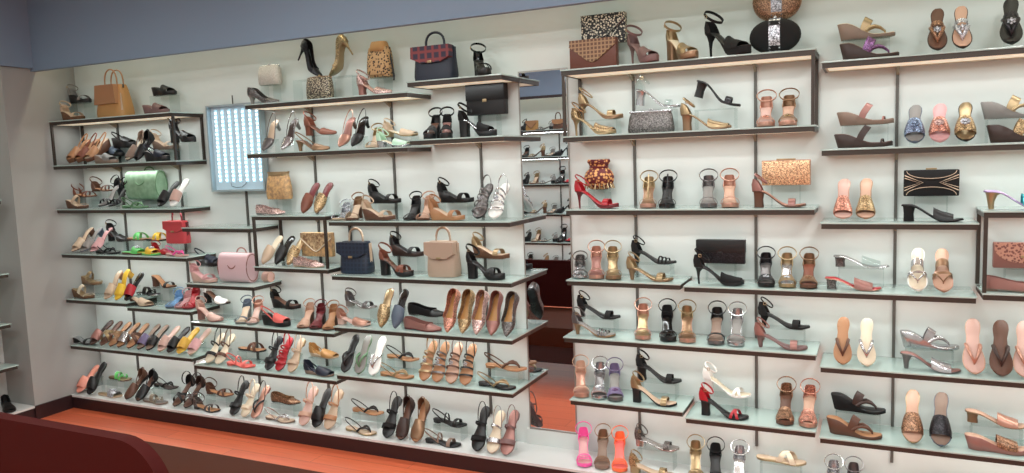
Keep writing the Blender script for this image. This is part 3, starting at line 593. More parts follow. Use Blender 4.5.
def bag(kind, label, group, c1, c2, c3, w, h, d, M):
    nm = {'tote': 'tote_bag', 'satchel': 'handbag', 'flap': 'handbag', 'bowl': 'bowling_bag', 'box': 'box_clutch', 'round': 'clutch_bag', 'env': 'envelope_clutch', 'oval': 'oval_clutch',
          'kiss': 'frame_clutch', 'pot': 'pouch_bag', 'pouch': 'pouch_bag', 'pack': 'mini_backpack', 'fold': 'flap_clutch', 'lace': 'flap_clutch', 'patt': 'box_clutch', 'roll': 'rolled_pouch'}[kind]
    root = thing(nm, label, 'bag', group); A = lambda n, fn, c, s=45: obj(n, mk(n, fn, s), pm(c), root)
    hw = w/2
    if kind == 'tote':
        A('body', lambda bm: soft_box(bm, w, d, h, .74, .55), c1)
        A('front_flap', lambda bm: slab(bm, [(-.31*w, h*.99), (.31*w, h*.99), (.35*w, h*.42), (-.37*w, h*.40)], -d*.5-.006, -d*.28), c2)
        for y in (-.02, .03): A('handle', lambda bm: tube(bm, [(x, y, z) for x, _, z in arc(w*.42, .13, h*.9, p=.55)], .005, 8), c2)
        A('zip_pull', lambda bm: tube(bm, [(hw*.72, -.01, h*.99), (hw*.8, -.02, h*.9)], .006, 6), 'black')
        A('side_tassel', lambda bm: [tube(bm, [(hw*.8, -d*.3, h*.72), (hw*.84+k*.006, -d*.35, h*.2)], .003, 5) for k in range(3)], c3)
    elif kind in ('satchel', 'flap'):
        A('body', lambda bm: soft_box(bm, w, d, h, .9, .6, .05), c1)
        A('flap', lambda bm: rings(bm, [[(x*hw*.93, y, z) for x, z in ((-1, h*.99), (1, h*.99), (1.02, h*.66), (.5, h*.52), (-.5, h*.52), (-1.02, h*.66))] for y in (-d*.53, -d*.2)]), c2)
        A('handle', lambda bm: tube(bm, arc(w*.46, .085, h*.96, 0, p=.6), .007, 8), c3)
        A('clasp', lambda bm: box(bm, -.014, .014, -d*.53-.006, -d*.53, h*.5, h*.57, .002), 'gold')
        A('side_strap', lambda bm: box(bm, hw*.9, hw*.96, -.012, .012, h*.3, h*.95, .002), c3)
    elif kind == 'bowl':
        A('body', lambda bm: rings(bm, [[(x, y*lerp(1, .86, abs(x)/hw), z) for y, z in [(d/2*math.copysign(abs(math.cos(a))**.7, math.cos(a)), h/2+h/2*math.copysign(abs(math.sin(a))**.75, math.sin(a))) for a in [2*PI*j/26 for j in range(26)]]] for x in [-hw, -hw*.96, -hw*.5, 0, hw*.5, hw*.96, hw]]), c1)
        for s in (-1, 1):
            A('handle', lambda bm: tube(bm, [(x, s*d*.34-.02*math.sin(PI*k/12) if s < 0 else s*d*.34, z) for k, (x, _, z) in enumerate(arc(w*.34, -.075 if s < 0 else .05, h*.88, p=.7))], .0045, 8), c2)
            A('end_panel', lambda bm: tube(bm, [(s*hw, d*.45*math.cos(a), h/2+h*.45*math.sin(a)) for a in [2*PI*j/20 for j in range(20)]], .0035, 6, loop=True), c2)
        A('zip', lambda bm: box(bm, -hw*.95, hw*.95, -.004, .004, h*.985, h*1.005, .001), c3)
    elif kind == 'box':
        A('body', lambda bm: box(bm, -hw, hw, -d/2, d/2, 0, h, .008), c1)
        A('frame', lambda bm: (box(bm, -hw-.002, hw+.002, -.004, .004, -.0, h+.003, .001)), c2)
        A('clasp', lambda bm: box(bm, -w*.2, w*.2, -.006, .006, h+.003, h+.010, .002), c3)
    elif kind == 'round':
        A('body', lambda bm: soft_box(bm, w, d, h, .93, .8, .5, 9, pw=3), c1)
        A('frame', lambda bm: tube(bm, [(x, 0, z) for x, _, z in arc(w*.95, h*.1, h*.93, p=.4)], .004, 8), c2)
        A('clasp', lambda bm: bmesh.ops.create_uvsphere(bm, u_segments=10, v_segments=6, radius=.008, matrix=Matrix.Translation((0, 0, h*1.06))), c3)
    elif kind == 'env':
        A('body', lambda bm: box(bm, -hw, hw, -d/2, d/2, 0, h, .006), c1)
        A('flap', lambda bm: slab(bm, [(-hw*.98, h*.99), (hw*.98, h*.99), (hw*.98, h*.78), (hw*.2, h*.28), (0, h*.22), (-hw*.2, h*.28), (-hw*.98, h*.78)], -d/2-.006, -d/2+.002), c2)
        A('flap_border', lambda bm: tube(bm, [(-hw*.98, -d/2-.007, h*.78), (-hw*.2, -d/2-.007, h*.28), (0, -d/2-.007, h*.22), (hw*.2, -d/2-.007, h*.28), (hw*.98, -d/2-.007, h*.78)], .0035, 6), c3)
    elif kind == 'oval':
        def ov(bm):
            rs = []
            for k in range(9):
                b = PI*k/8; s = max(.02, math.sin(b))**.5; rs.append([(hw*s*math.copysign(abs(math.cos(a))**.85, math.cos(a)), -d/2*math.cos(b), h/2+h/2*s*math.sin(a)) for a in [2*PI*j/30 for j in range(30)]])
            rings(bm, rs)
        A('body', ov, c1, 60)
        A('crystal_band', lambda bm: rings(bm, [[(s*w*.11, (-d/2-.004)*math.cos(a)*1.0, h/2+(h/2+.003)*math.sin(a)) for a in [2*PI*j/24 for j in range(24)]] for s in (-1, -.33, .33, 1)]), c2, 60)
        A('clasp', lambda bm: bmesh.ops.create_icosphere(bm, subdivisions=1, radius=.009, matrix=Matrix.Translation((0, 0, h+.006))), c3)
    elif kind == 'kiss':
        A('body', lambda bm: soft_box(bm, w, d, h*.9, .88, .5, .25, 8, pw=3), c1)
        A('frame', lambda bm: (box(bm, -w*.44, w*.44, -d*.27, d*.27, h*.88, h*.97, .002)), c2)
        A('clasp', lambda bm: [bmesh.ops.create_uvsphere(bm, u_segments=8, v_segments=6, radius=.006, matrix=Matrix.Translation((x, 0, h*1.0))) for x in (-.007, .007)], c2)
    elif kind == 'pot':
        def pot(bm):
            rs = []
            for k, r in ((0, .55), (.08, .78), (.25, .97), (.42, 1), (.58, .88), (.68, .66), (.74, .58), (.82, .66), (.92, .78), (1, .72)):
                rs.append([(hw*r*(1+.05*math.cos(8*a))*math.cos(a), d/2*r*(1+.05*math.cos(8*a))*math.sin(a), h*k) for a in [2*PI*j/48 for j in range(48)]])
            rings(bm, rs)
        A('body', pot, c1, 60)
        A('drawstring', lambda bm: tube(bm, [(hw*.6*math.cos(a), d/2*.6*math.sin(a), h*.74) for a in [2*PI*j/24 for j in range(24)]], .005, 6, loop=True), c2)
        A('fringe', lambda bm: [tube(bm, [(hw*.9*math.cos(a), d*.46*math.sin(a), h*.2), (hw*1.02*math.cos(a), d*.5*math.sin(a), h*.0+.004)], .0035, 5) for a in [2*PI*j/20 for j in range(20)]], c3)
    elif kind == 'pouch':
        A('body', lambda bm: soft_box(bm, w, d, h*.86, .9, .6, .3, 8), c1)
        A('gathered_top', lambda bm: rings(bm, [[(hw*r*(1+.02*math.cos(9*a))*math.copysign(abs(math.cos(a))**.5, math.cos(a)), d*.3*(1+.1*math.cos(11*a))*math.sin(a), z*h) for a in [2*PI*j/44 for j in range(44)]] for z, r in ((.84, .9), (.9, .86), (.95, .9), (1, .94))]), c2, 60)
        A('drawstring', lambda bm: tube(bm, [(hw*.88*math.cos(a), d*.3*math.sin(a), h*.9) for a in [2*PI*j/24 for j in range(24)]], .0035, 6, loop=True), c3)
    elif kind == 'pack':
        A('body', lambda bm: soft_box(bm, w, d, h*.85, .85, .8, .2), c1)
        A('top_flap', lambda bm: soft_box(bm, w*.7, d*1.05, h*.28, .8, .7, .1, z0=h*.74), c2)
        A('front_pocket', lambda bm: soft_box(bm, w*.7, d*.4, h*.4, .9, .7, .1, z0=h*.06), c1).location.y = -d*.45
        A('strap', lambda bm: tube(bm, [(hw*.8, 0, h*.7), (hw*1.0, -.01, h*.45), (hw*1.08, 0, h*.02), (hw*1.05, 0, -h*.12)], .006, 6), c3)
    elif kind in ('fold', 'lace'):
        A('body', lambda bm: box(bm, -hw, hw, -d/2, d/2, 0, h, .006), c1)
        if kind == 'fold': A('flap', lambda bm: box(bm, -hw-.001, hw+.001, -d/2-.006, d/2, h*.48, h+.003, .003), c2)
        else: A('flap', lambda bm: slab(bm, [(-hw*.98, h)]+[(-hw*.98*math.cos(PI*k/14), h*.99-h*.78*math.sin(PI*k/14)**.7) for k in range(15)]+[(hw*.98, h)], -d/2-.006, -d/2+.002), c2)
        A('clasp', lambda bm: box(bm, -.012, .012, -d/2-.010, -d/2-.005, h*.42, h*.52, .002), c3)
    elif kind == 'patt':
        A('body', lambda bm: box(bm, -hw, hw, -d/2, d/2, 0, h, .006), c1)
        y = -d/2-.001
        for s in (-1, 1):
            A('beaded_chevron', lambda bm: (tube(bm, [(s*hw*.97, y, h*.8), (s*hw*.3, y, h*.52), (s*hw*.97, y, h*.22)], .0022, 6), tube(bm, [(s*hw*.97, y, h*.7), (s*hw*.42, y, h*.51), (s*hw*.97, y, h*.33)], .0016, 6)), c2)
        A('beaded_arc', lambda bm: (tube(bm, [(x, y, h*.97-h*.3*math.sin(PI*k/12)) for k, (x, _, _) in enumerate(arc(w*.9, 0, 0))], .0014, 6), tube(bm, [(x, y, h*.05+h*.3*math.sin(PI*k/12)) for k, (x, _, _) in enumerate(arc(w*.9, 0, 0))], .0014, 6)), c2)
        A('clasp', lambda bm: box(bm, -w*.1, w*.1, -.006, .006, h, h+.008, .002), c3)
    elif kind == 'roll':
        A('body', lambda bm: rings(bm, [[(x, d/2*math.cos(a), h/2+h/2*math.sin(a)) for a in [2*PI*j/20 for j in range(20)]] for x in (-hw, -hw*.9, hw*.9, hw)]), c1)
        A('end_trim', lambda bm: tube(bm, [(hw, d*.46*math.cos(a), h/2+h*.46*math.sin(a)) for a in [2*PI*j/20 for j in range(20)]], .003, 6, loop=True), c2)
    root.matrix_world = M; return root
mat('woven_leather', (98, 66, 48), .6, 0, 'check', (160, 128, 96), 16)
mat('tartan_cloth', (52, 44, 62), .7, 0, 'check', (128, 60, 62), 7)
mat('white_beads', (196, 190, 180), .4, 0, 'beads', (160, 152, 140), 180)
mat('black_white_beads', (20, 18, 20), .5, .1, 'beads', (214, 200, 180), 95)
mat('leopard_fur', (176, 140, 98), .7, 0, 'leopard', (54, 36, 26), 75)
mat('pewter_beads', (70, 62, 56), .4, .3, 'beads', (186, 174, 150), 120)
mat('red_brocade', (88, 12, 20), .6, 0, 'beads', (206, 150, 90), 60)
mat('gold_brocade', (206, 164, 110), .55, .1, 'noise', (150, 120, 92), 50)
mat('rose_lace', (190, 140, 120), .5, .2, 'beads', (120, 74, 68), 90)
mat('croc_blue', (24, 33, 48), .4, 0, 'check', (34, 45, 64), 12)
mat('crystal_band', (150, 150, 156), .2, .6, 'glitter', (230, 230, 236), 220)
mat('green_leather', (140, 168, 140), .5, 0, 'noise', (118, 148, 120), 25)

# ------------------------------------------------------------------ acrylic stands
def riser(X, z, w, h, y=-.072, d=.10):
    key = ('riser', round(w, 2), round(h, 3), d)
    if key not in STYLES:
        a, b = w/2, d/2
        STYLES[key] = mk('display_riser', lambda bm: [box(bm, *q) for q in ((-a, a, -b, b, h-.004, h-.0006), (-a, -a+.003, -b, b, .0005, h-.004), (a-.003, a, -b, b, .0005, h-.004))])
    return obj('display_riser', STYLES[key], clear, None, (X, y, z+.001))
def easel(X, z, w, pitch=.9):
    key = ('easel', round(w, 2))
    if key not in STYLES:
        a = w/2
        def fn(bm):
            P = [(-.075, 0.0005), (-.02, .105), (-.017, .105), (-.01, .0005), (-.013, .0005), (-.0195, .098), (-.071, .0005)]
            rings(bm, [[(x, y, z_) for y, z_ in P] for x in (-a, a)])
        STYLES[key] = mk('display_easel', fn)
    return obj('display_easel', STYLES[key], clear, None, (X, 0, z+.001))

# ------------------------------------------------------------------ the goods, shelf by shelf
# pose style px tier upper sole insole | label        (options: y= depth, yaw=, s= scale, h= heel colour, o= ornament, p= lean, up= riser height)
TABLE = '''
#S1 | on the far left top shelf
s wstrap 73 0 beige cork2 beige | tan cork wedge with pale flower strap, front left
s wstrap 80 1 grey black black up=.13 | black wedge with grey strap, raised at the left end
B tote 115 0 camel tan beige w=.30 h=.225 d=.15 y=-.13 | camel brown tote bag with tall handles
s wslide 156 0 mauve mauve mauve | mauve wedge slide right of the tote
s wslide 164 1 black black black up=.13 | black wedge slide on the riser right of the tote
#S2 | in the top left framed box
l wclog 70 0 tan cork2 tan p=.5 | tan strappy wedge, first in the row
l wclog 79 0 rust cork2 tan p=.5 | rust strappy wedge, second in the row
l wclog 88 0 tan brown beige p=.5 | tan wedge with brown sole, third in the row
s wslide 106 0 grey taupe grey | grey taupe wedge slide before black ones
s wslide 113 1 slate black black up=.05 y=-.055 | charcoal wedge slide behind the grey one
s wclog 124 1 black black black up=.11 y=-.05 | black clog wedge, highest of the dark cluster
l csand 128 0 taupe dkbrown cream p=.7 | taupe and brown leaning sandal with cream lining
l csand 137 0 black black black p=.8 s=.95 | black leaning closed sandal
s wclog 157 0 navy black grey | navy and black strappy wedge
s wstrap 165 1 beige taupe beige up=.08 y=-.05 | beige wedge sandal on a low riser
s plat.lc 183 1 black black black up=.12 y=-.1 | black platform sandal at the right end
#S3 | on the third shelf, far left
s wband 77 0 beige brown beige | low brown wedge with beige band, lowest left
s xsling 85 1 rust brown tan up=.075 | rust brown woven flat sandal, left of two raised
s xsling 104 1 brown brown tan up=.115 y=-.05 | brown caged flat sandal, right of two raised
l blk.x 100 0 black black grey p=.35 | black strappy heel leaning, left of two
l blk.x 110 0 suede black black p=.35 s=.92 | black suede strappy heel beside the green sandal
s tsling 135 0 green green green | green slingback sandal in front of the green bag
B bowl 146 1 green_leather green dkbrown w=.31 h=.205 d=.11 y=-.062 up=.05 | sage green bowling bag with curved handles
l slide 160 0 black black black p=.75 | black slide leaning beside a pale one
l slide 173 0 blush white white p=.85 | pale blush slide leaning at the right end
#S4 | on the fourth shelf, far left
l hmule.l 73 0 beige brown beige p=.55 | beige leaning mule, first in the row
l hmule.l 82 0 grey slate grey p=.55 | grey leaning mule, second in the row
l hmule.l 92 0 pink mauve pink p=.55 | dusty pink leaning mule, third in the row
s blk.c 119 1 black black black up=.075 | black block heel sandal on the riser
s tsling 108 0 black black black | flat black strappy sandal in front of the riser
s xslide 138 1 leaf brown tan up=.085 | bright green cross strap slide, raised
s xslide 157 1 yellow black tan up=.085 | yellow cross strap slide with black sole, raised
s gslide 134 0 leaf brown leaf | light green jewelled slide in front
s gslide 148 0 yellow leaf yellow | yellow jewelled slide in front
s low.c 163 0 red maroon red y=-.15 s=.85 | red low heel sandal below the coral satchel
s tsling 177 0 hotpink blush blush y=-.21 s=.9 | pink flat strappy sandal at the shelf's right end
B satchel 178 1 crimson crimson maroon w=.20 h=.155 d=.085 y=-.11 up=.075 | crimson red satchel with short handle
#S5a | on the short shelf at the far left
s wband 83 0 cream cork2 gold | brown wedge with cream strap in front
s wband 91 1 ggold bronze gold up=.08 | gold wedge sandal on the riser
l hmule.l 106 0 beige tan beige p=.7 | beige slim mule beside the yellow one
l hmule.l 117 0 yellow mustard yellow p=.85 | bright yellow leaning mule
l slide 127 0 red black patent p=.85 | black leaning slide with red band
#S5 | on the short shelf beside the yellow mule
s hmule.lk 141 0 beige brown beige | beige low mule at the left end
s bthong 148 1 black silver black up=.05 | black thong sandal with silver edge
s blk.m 164 1 black brown tan up=.11 y=-.05 | black and tan band sandal, topmost
f low.3 169 0 blue slate blue | blue strappy low heel
f low.3 178 0 pink rosewood pink | pink strappy low heel
f blk.x 186 0 red maroon red | red strappy block heel
#S6 | on the lowest far left shelf
s low.m 84 0 patent black silver | shiny black sandal at the left end
l slide 92 0 rosewood brown dkbrown p=.62 | brown slide with rosy band, first of the leaning row
l xslide 102 0 gold brown brown p=.62 | brown slide with gold straps, second of the row
l xslide 111 0 bronze brown tan p=.62 | bronze strap slide, third of the row
l slide 119 0 silver brown tan p=.62 | silver band slide, fourth of the row
l xslide 129 0 brown brown tan p=.62 | brown cross strap slide, fifth of the row
l slide 139 0 purple dkbrown taupe p=.62 | plum band slide, sixth of the row
l gslide 148 0 black black taupe o=gpewter p=.625 | black jewelled slide, seventh of the row
l slide 160 0 blush beige blush p=.62 | blush pink slide left of the black one
l slide 169 0 black dkbrown black p=.62 | black band slide between blush and mustard ones
l slide 179 0 mustard yellow mustard p=.62 | mustard yellow slide
l slide 190 0 pink beige blush p=.62 | pale pink slide, last of the leaning row
#P | on the base platform
l slide 79 0 palecoral palecoral palecoral p=.7 s=1.05 | pale coral slide at the far left corner
l slide 90 0 black black black p=.9 s=1.1 | plain black slide leaning steeply at the left corner
s bthong 120 1 leaf brown gold up=.09 | green and gold thong sandal at the left corner
s gslide 110 0 gsilver beige gold o=gsilver | gold slide with silver jewels at the left corner
l csand 127 0 brown black brown p=.6 | dark brown leaning sandal, left of a pair
l csand 138 0 black black brown p=.6 | black leaning sandal with brown lining, right of a pair
s tsling 166 1 black black dkbrown up=.075 | black thong slingback between two leaning pairs
s bthong 155 0 snake taupe grey | grey snake pattern thong sandal
l xsling 175 0 black black brown p=.6 | black crossed sandal leaning, left of a pair
l xsling 186 0 dkbrown black brown p=.6 | dark brown crossed sandal leaning, right of a pair
s xsling 220 1 brown brown tan up=.075 | brown cage sandal on a riser
s xsling 207 0 gpewter black tan | black cage sandal under the brown one
l fsling 233 0 black black black p=.85 s=1.05 | black two band slingback, left of the cream one
l fsling 244 0 cream cream cream p=.85 | cream woven slingback
l tsling 254 0 black rosewood rose p=.8 | rosy sandal with black cross straps
s tsling 280 0 silver taupe beige | silver flat sandal lying in front
s flat 286 1 gbronze black gold up=.08 | black and bronze flat on a riser
l fsling 303 0 nude nude blush p=.9 s=1.1 | nude slingback, left of the black one
l slide 316 0 black black black p=.9 s=1.1 | black slingback sandal between two nude ones
l fsling 328 0 tan beige beige p=.9 s=1.1 | tan slingback right of the black one
s tsling 368 1 black tan tan up=.085 | tan flat sandal with black straps, raised
s tsling 361 0 black gold beige | flat gold sandal with black heel strap
l fsling 387 0 suede black black p=.9 s=1.1 | black slingback leaning, first of three
l csand 401 0 dkbrown black brown p=.9 s=1.05 | dark closed toe sandal, second of three
l csand 416 0 bronze brown tan p=.9 s=1.05 | bronze closed toe sandal, third of three
s fsling 450 1 black black black up=.08 | flat black sandal with ankle band, raised
s fsling 443 0 taupe black black | flat black sandal with taupe ankle band
l fsling 477 0 suede suede black p=.95 s=1.1 | black suede slingback near the mirror
l fsling 492 0 silver beige cream p=.9 s=1.05 | silver and cream slingback near the mirror
l fsling 506 0 mauve mauve rosewood p=.9 s=1.1 | mauve slingback nearest the mirror
f stil.3 585 0 hotpink hotpink pink | hot pink strappy heel right of the mirror
f stil.3 602 0 bronze taupe taupe | taupe nude strappy heel between pink and orange ones
f stil.3 620 0 orange orange coral | orange strappy heel
s low 657 1 gpewter silver grey up=.10 | silver braided sandal on a riser
s low 652 0 ggold gold beige | gold sandal below the braided silver one
f stil.3 697 0 gold cream gold | gold strappy heel, left of the black one
f stil.3 717 0 suede suede black | black strappy heel between gold and silver ones
f stil.3 739 0 silver silver silver | silver white strappy heel
s xslide 781 1 cream gold beige up=.11 | gold and cream flat slide on a stand
f stil.3 833 0 silver silver silver s=.98 | silver strappy heel at the right
f stil.3 855 0 pewter black pewter s=.98 | pewter strappy heel
f hmule 877 0 nude nude nude | nude mule seen toe on
s thong 935 1 brown tan tan up=.07 | tan thong sandal under the glitter slides
f hmule 985 0 mint mint mint | pale green mule at the right edge
#C | on the short shelf below the light panel
s wclog 208 1 navy black black up=.09 | navy and black wedge clog on the riser
s wstrap 204 0 pink blush pink | pink wedge sandal beside the pink satchel
B bowl 238 0 palepink rosewood rosewood w=.25 h=.195 d=.12 y=-.14 | pale pink bowling bag
B roll 268 0 blush nude - w=.05 h=.07 d=.07 y=-.10 | small peach rolled pouch beside the pink bag
#B1 | on the small framed box
s flat 271 0 gpink grey dkbrown y=-.19 | silvery ballet flat
B pouch 279 1 gold_brocade gold gold w=.19 h=.175 d=.07 y=-.08 up=.09 | gold brocade drawstring pouch
l mule 304 0 rust brown maroon p=.85 | rust brown embroidered pointed flat
l mule 317 0 ggold brown maroon p=.85 | gold embroidered pointed flat
#B2 | inside the small framed box
l mule 264 0 beige beige cream p=.75 | beige pointed mule
l mule 277 0 black black patent p=.75 | black pointed mule
l mule 289 0 ggold tan gold p=.75 | gold pointed mule
B env 318 1 gold_brocade floral cream w=.24 h=.15 d=.035 y=-.1 up=.05 | gold brocade envelope clutch
s flat 309 0 gpink beige beige y=-.21 | pale beige ballet flat
#T1 | on the top shelf beside the light panel
s kpump 264 0 gpewter grey black | grey glitter court shoe
B round 270 1 white_beads silver silver w=.17 h=.12 d=.06 y=-.08 up=.125 | white beaded rounded clutch
B round 320 0 pewter_beads bronze gold w=.19 h=.135 d=.06 y=-.14 | dark beaded rounded clutch between two raised pumps
a pump 309 1 gblack gblack black up=.135 y=-.08 pit=-.62 | black sequin stiletto pump tilted toe down
r pump 343 1 ggold gold gold up=.135 y=-.08 pit=-.62 | gold stiletto pump tilted toe down
s csling 375 0 gpink rosewood blush | pale pink glitter block heel slingback
B pack 380 1 leopard_fur camel black w=.17 h=.2 d=.08 y=-.08 up=.11 | leopard pattern mini backpack
#T2 | on the second shelf beside the light panel
l ksling 264 0 pewter grey beige p=.7 | grey pointed slingback, leftmost
l ksling 283 0 silver grey dkbrown p=.7 | silver pointed slingback, second of the row
s csling 321 1 rust rust brown up=.095 | rust brown ankle strap shoe on the riser
s ksling 313 0 bronze bronze brown s=1.05 | bronze glitter kitten heel slingback
l ksling 340 0 rose brown rosewood p=.6 | rosy bronze pointed slingback
l ksling 353 0 black black patent p=.6 | black pointed slingback
f blk.x 370 0 gold beige beige s=.94 | gold strappy block heel
s low.c 401 1 beige gold cream up=.06 | pale gold sandal on the riser
s low.c 394 0 mint silver cream | mint silver flat sandal
#T1b | on the top shelf left of the mirror
B flap 436 0 navy tartan_cloth navy w=.26 h=.19 d=.13 y=-.14 | navy handbag with tartan flap
s plat.l 482 0 patent black black yaw=-.9 | black croc platform beside the tartan flap handbag
#T2b | below the tartan handbag
f plat.lc 428 0 black black brown s=.95 | black platform heel, left of a pair
f plat.lc 446 0 suede black rosewood s=.94 | black platform heel with brown lining, right of a pair
B fold 487 1 black suede gold w=.235 h=.165 d=.05 y=-.07 up=.12 | black square clutch with small gold tag
s plat.lc 478 0 suede black silver y=-.17 | black thick heeled platform below the black clutch
#r3 | on the shelf above the beige handbag
f low.x 336 0 gsilver beige silver | silver strappy sandal, leftmost
f blk.x 350 0 bronze brown beige | bronze strappy block heel
s wstrap 385 1 black black black up=.09 | black wedge sandal, left of the two raised ones
s wstrap 379 0 beige brown beige | tan wedge sandal, left one in front
f blk.3 408 0 black black black | black strappy heel
f blk.x 421 0 nude brown nude | tan strappy heel
s wstrap 456 1 suede black black up=.09 | black wedge sandal, right of the two raised ones
s wstrap 447 0 tan tan beige | tan wedge sandal, right one in front
l glad 478 0 gpewter black pewter p=.75 s=1.1 | black and pewter jewelled thong sandal
l glad 494 0 silver white white p=.75 s=1.1 | silver and white thong sandal
#r4 | on the handbag shelf
B flap 357 0 croc_blue croc_blue beige w=.22 h=.19 d=.12 y=-.14 | dark blue handbag with pale handle
s plat.l 397 0 rust black brown | tan platform heel right of the dark blue handbag
s wstrap 407 1 black dkbrown black up=.10 | black wedge sandal left of the beige handbag
B flap 444 0 sand sand sand w=.20 h=.20 d=.12 y=-.14 | beige handbag with flap
s wstrap 491 1 gold cork2 beige up=.10 | gold strap cork wedge right of the beige handbag
s plat.l 486 0 black black black | black thick heel sandal right of the beige handbag
#r5 | on the shelf of embroidered flats
s low 361 1 pewter grey silver up=.085 | grey silver ankle strap sandal
s low.c 354 0 rose blush blush | rose sandal at the left end
l mule 382 0 ggold brown gold p=1.0 s=1.05 | gold studded pointed mule
l mule 396 0 slate black patent p=1.0 s=1.05 | dark grey pointed mule
s flat 427 1 black black black up=.06 s=1.1 | black pointed flat on the riser
s flat 423 0 rosewood maroon rosewood s=1.1 | dusky rose pointed flat
l flat 448 0 grose nude camel p=1.0 s=1.05 | rosy beaded flat, first of the five
l flat 463 0 ggold tan camel p=1.0 s=1.05 | gold beaded flat, second of the five
l flat 477 0 gpink tan camel p=1.0 s=1.05 | pale pink beaded flat, third of the five
l flat 492 0 rosewood gold camel p=1.0 s=1.05 | mauve beaded flat, fourth of the five
l flat 507 0 gpewter black camel p=1.0 s=1.05 | pewter and black flat, last of the five
#r6 | on the lowest shelf left of the mirror
l thong 345 0 black black black p=.95 s=1.05 | black thong sandal, leftmost
l thong 359 0 green green grey p=.95 s=1.05 | green thong sandal
l thong 373 0 silver white white p=.95 s=1.05 | white and silver thong sandal
s tsling 403 1 black tan tan up=.075 | tan flat with black straps on a riser
s tsling 397 0 gold tan tan | tan flat with gold straps
l glad 424 0 gold tan tan p=.95 s=1.05 | tan jewelled gladiator, first of four
l glad 437 0 pewter tan tan p=.95 s=1.05 | tan gladiator with pewter straps, second of four
l glad 451 0 brown tan nude p=.95 s=1.05 | tan gladiator with brown straps, third of four
l glad 465 0 black tan tan p=.95 s=1.05 | tan gladiator with black straps, fourth of four
s tsling 506 1 brown tan tan up=.075 s=1.1 | raised tan flat sandal, rightmost
s tsling 497 0 gold black black | black flat sandal with gold straps, rightmost
#M5 | on the shelf below the pink satchel
s blk.c 217 1 white black brown up=.09 | white and black block heel sandal
s blk.c 210 0 blush rosewood blush | blush block heel sandal below the white one
f blk 239 0 slate grey beige | grey blue ankle strap heel
f blk 250 0 rose grey blush | rose ankle strap heel beside the grey blue one
s wstrap 286 1 suede black brown up=.09 | black wedge sandal with ankle strap, raised
s wclog 276 0 coral black black | black wedge with coral straps
f blk.c 301 0 nude brown nude | nude ankle strap heel, first of three
f blk.c 314 0 maroon dkbrown maroon | dark brown ankle strap heel, second of three
f blk.c 327 0 tan brown tan | tan ankle strap heel, third of three
#M6 | on the lowest shelf below the coral wedge
l fsling 208 0 black cream cream p=.75 | black and cream slingback, leftmost
l fsling 218 0 brown cream cream p=.75 | brown and cream slingback beside the black one
s xslide 252 1 brown black tan up=.075 | brown flat thong sandal, raised
s fsling 241 0 coral coral coral | bright coral flat sandal
l fsling 268 0 black navy black p=.9 | navy black slingback, left of the red one
l glad 279 0 red maroon red o=red p=.9 | red slingback sandal leaning
l fsling 291 0 beige gold beige p=.9 | beige slingback right of the red one
s csand 324 1 camel beige camel up=.08 | camel slingback wedge on a riser
s csand 319 0 navy taupe navy | navy slingback flat below the camel one
#R1 | on the top shelf right of the mirror
B env 594 0 cognac woven_leather woven_leather w=.245 h=.145 d=.05 y=-.17 | brown clutch with woven flap
B env 604 1 black_white_beads black_white_beads pewter w=.235 h=.15 d=.04 y=-.07 up=.13 | black and white beaded envelope clutch
s plat.sc 643 0 mauve mauve mauve yaw=-.75 | mauve brown platform stiletto
s plat.c 682 0 gold bronze cream yaw=-.8 | gold platform heel sandal
s plat.sc 728 0 suede suede black yaw=-.6 s=1.12 | black suede platform stiletto
B oval 775 0 suede crystal_band silver w=.225 h=.155 d=.06 y=-.16 | black oval clutch with crystal band
B oval 777 1 gbronze crystal_band silver w=.22 h=.19 d=.06 y=-.07 up=.155 | bronze oval clutch above the black one
#R1b | on the second shelf past the mirror
s stil 601 1 gold bronze gold up=.08 | gold ankle strap stiletto, raised
s stil.c 594 0 ggold gold gold | gold glitter stiletto below the raised one
s blk 657 1 lucite silver silver up=.115 h=silver pit=.12 | clear and silver block heel above the pewter clutch
B kiss 651 0 gpewter silver silver w=.24 h=.11 d=.06 y=-.16 | pewter glitter clutch with silver frame
s blk.m 716 1 gblack black black up=.10 pit=.3 | black glitter block heel tilted on a stand
s blk.c 706 0 gold bronze gold | bronze gold block heel below the black one
f stil.g 766 0 rose rose blush o=grose | rose gold ornate heel, left of a pair
f stil.g 788 0 bronze rose nude o=ggold | bronze ornate heel, right of a pair
#R2 | on the third shelf past the mirror
B pot 599 1 red_brocade maroon gold w=.155 h=.155 d=.14 y=-.07 up=.09 | red and gold brocade pouch bag
s stil 597 0 red maroon red y=-.19 | red stiletto sandal below the brocade pouch
f stil.t 648 0 gold rose bronze | rose gold ankle strap heel left of black one
f stil.t 667 0 black patent black | black ankle strap heel right of rose gold one
f stil 709 0 pewter pewter grey | pewter ankle strap heel
f stil 731 0 rose rose nude | nude ankle strap heel beside the pewter one
B box 786 1 gchampagne rose gold w=.215 h=.115 d=.04 y=-.07 up=.095 | champagne glitter box clutch
s blk 779 0 rosewood brown rose y=-.19 | bronze block heel sandal below the glitter clutch
#R3 | on the short fourth shelf right of the mirror
f low 580 0 gpewter silver silver | small silver sandal at the left end
f stil 597 0 rose rose rosewood | rose gold ankle strap heel
f stil 614 0 gold bronze gold | gold ankle strap heel
s kit.3 654 1 suede black black up=.07 | black kitten heel sandal, raised
s kit 650 0 gold bronze gold | gold kitten heel sandal, below
#R3b | on the long fourth shelf
B fold 721 1 gblack black black w=.235 h=.115 d=.035 y=-.07 up=.085 | plain black flap clutch
s stil.c 719 0 suede black black y=-.19 | black stiletto sandal below the black clutch
f stil.g 767 0 gblack black pewter o=gsilver s=.99 | black heel with silver jewels
f stil.g 788 0 gold gold silver o=gsilver s=.99 | gold heel with silver jewels
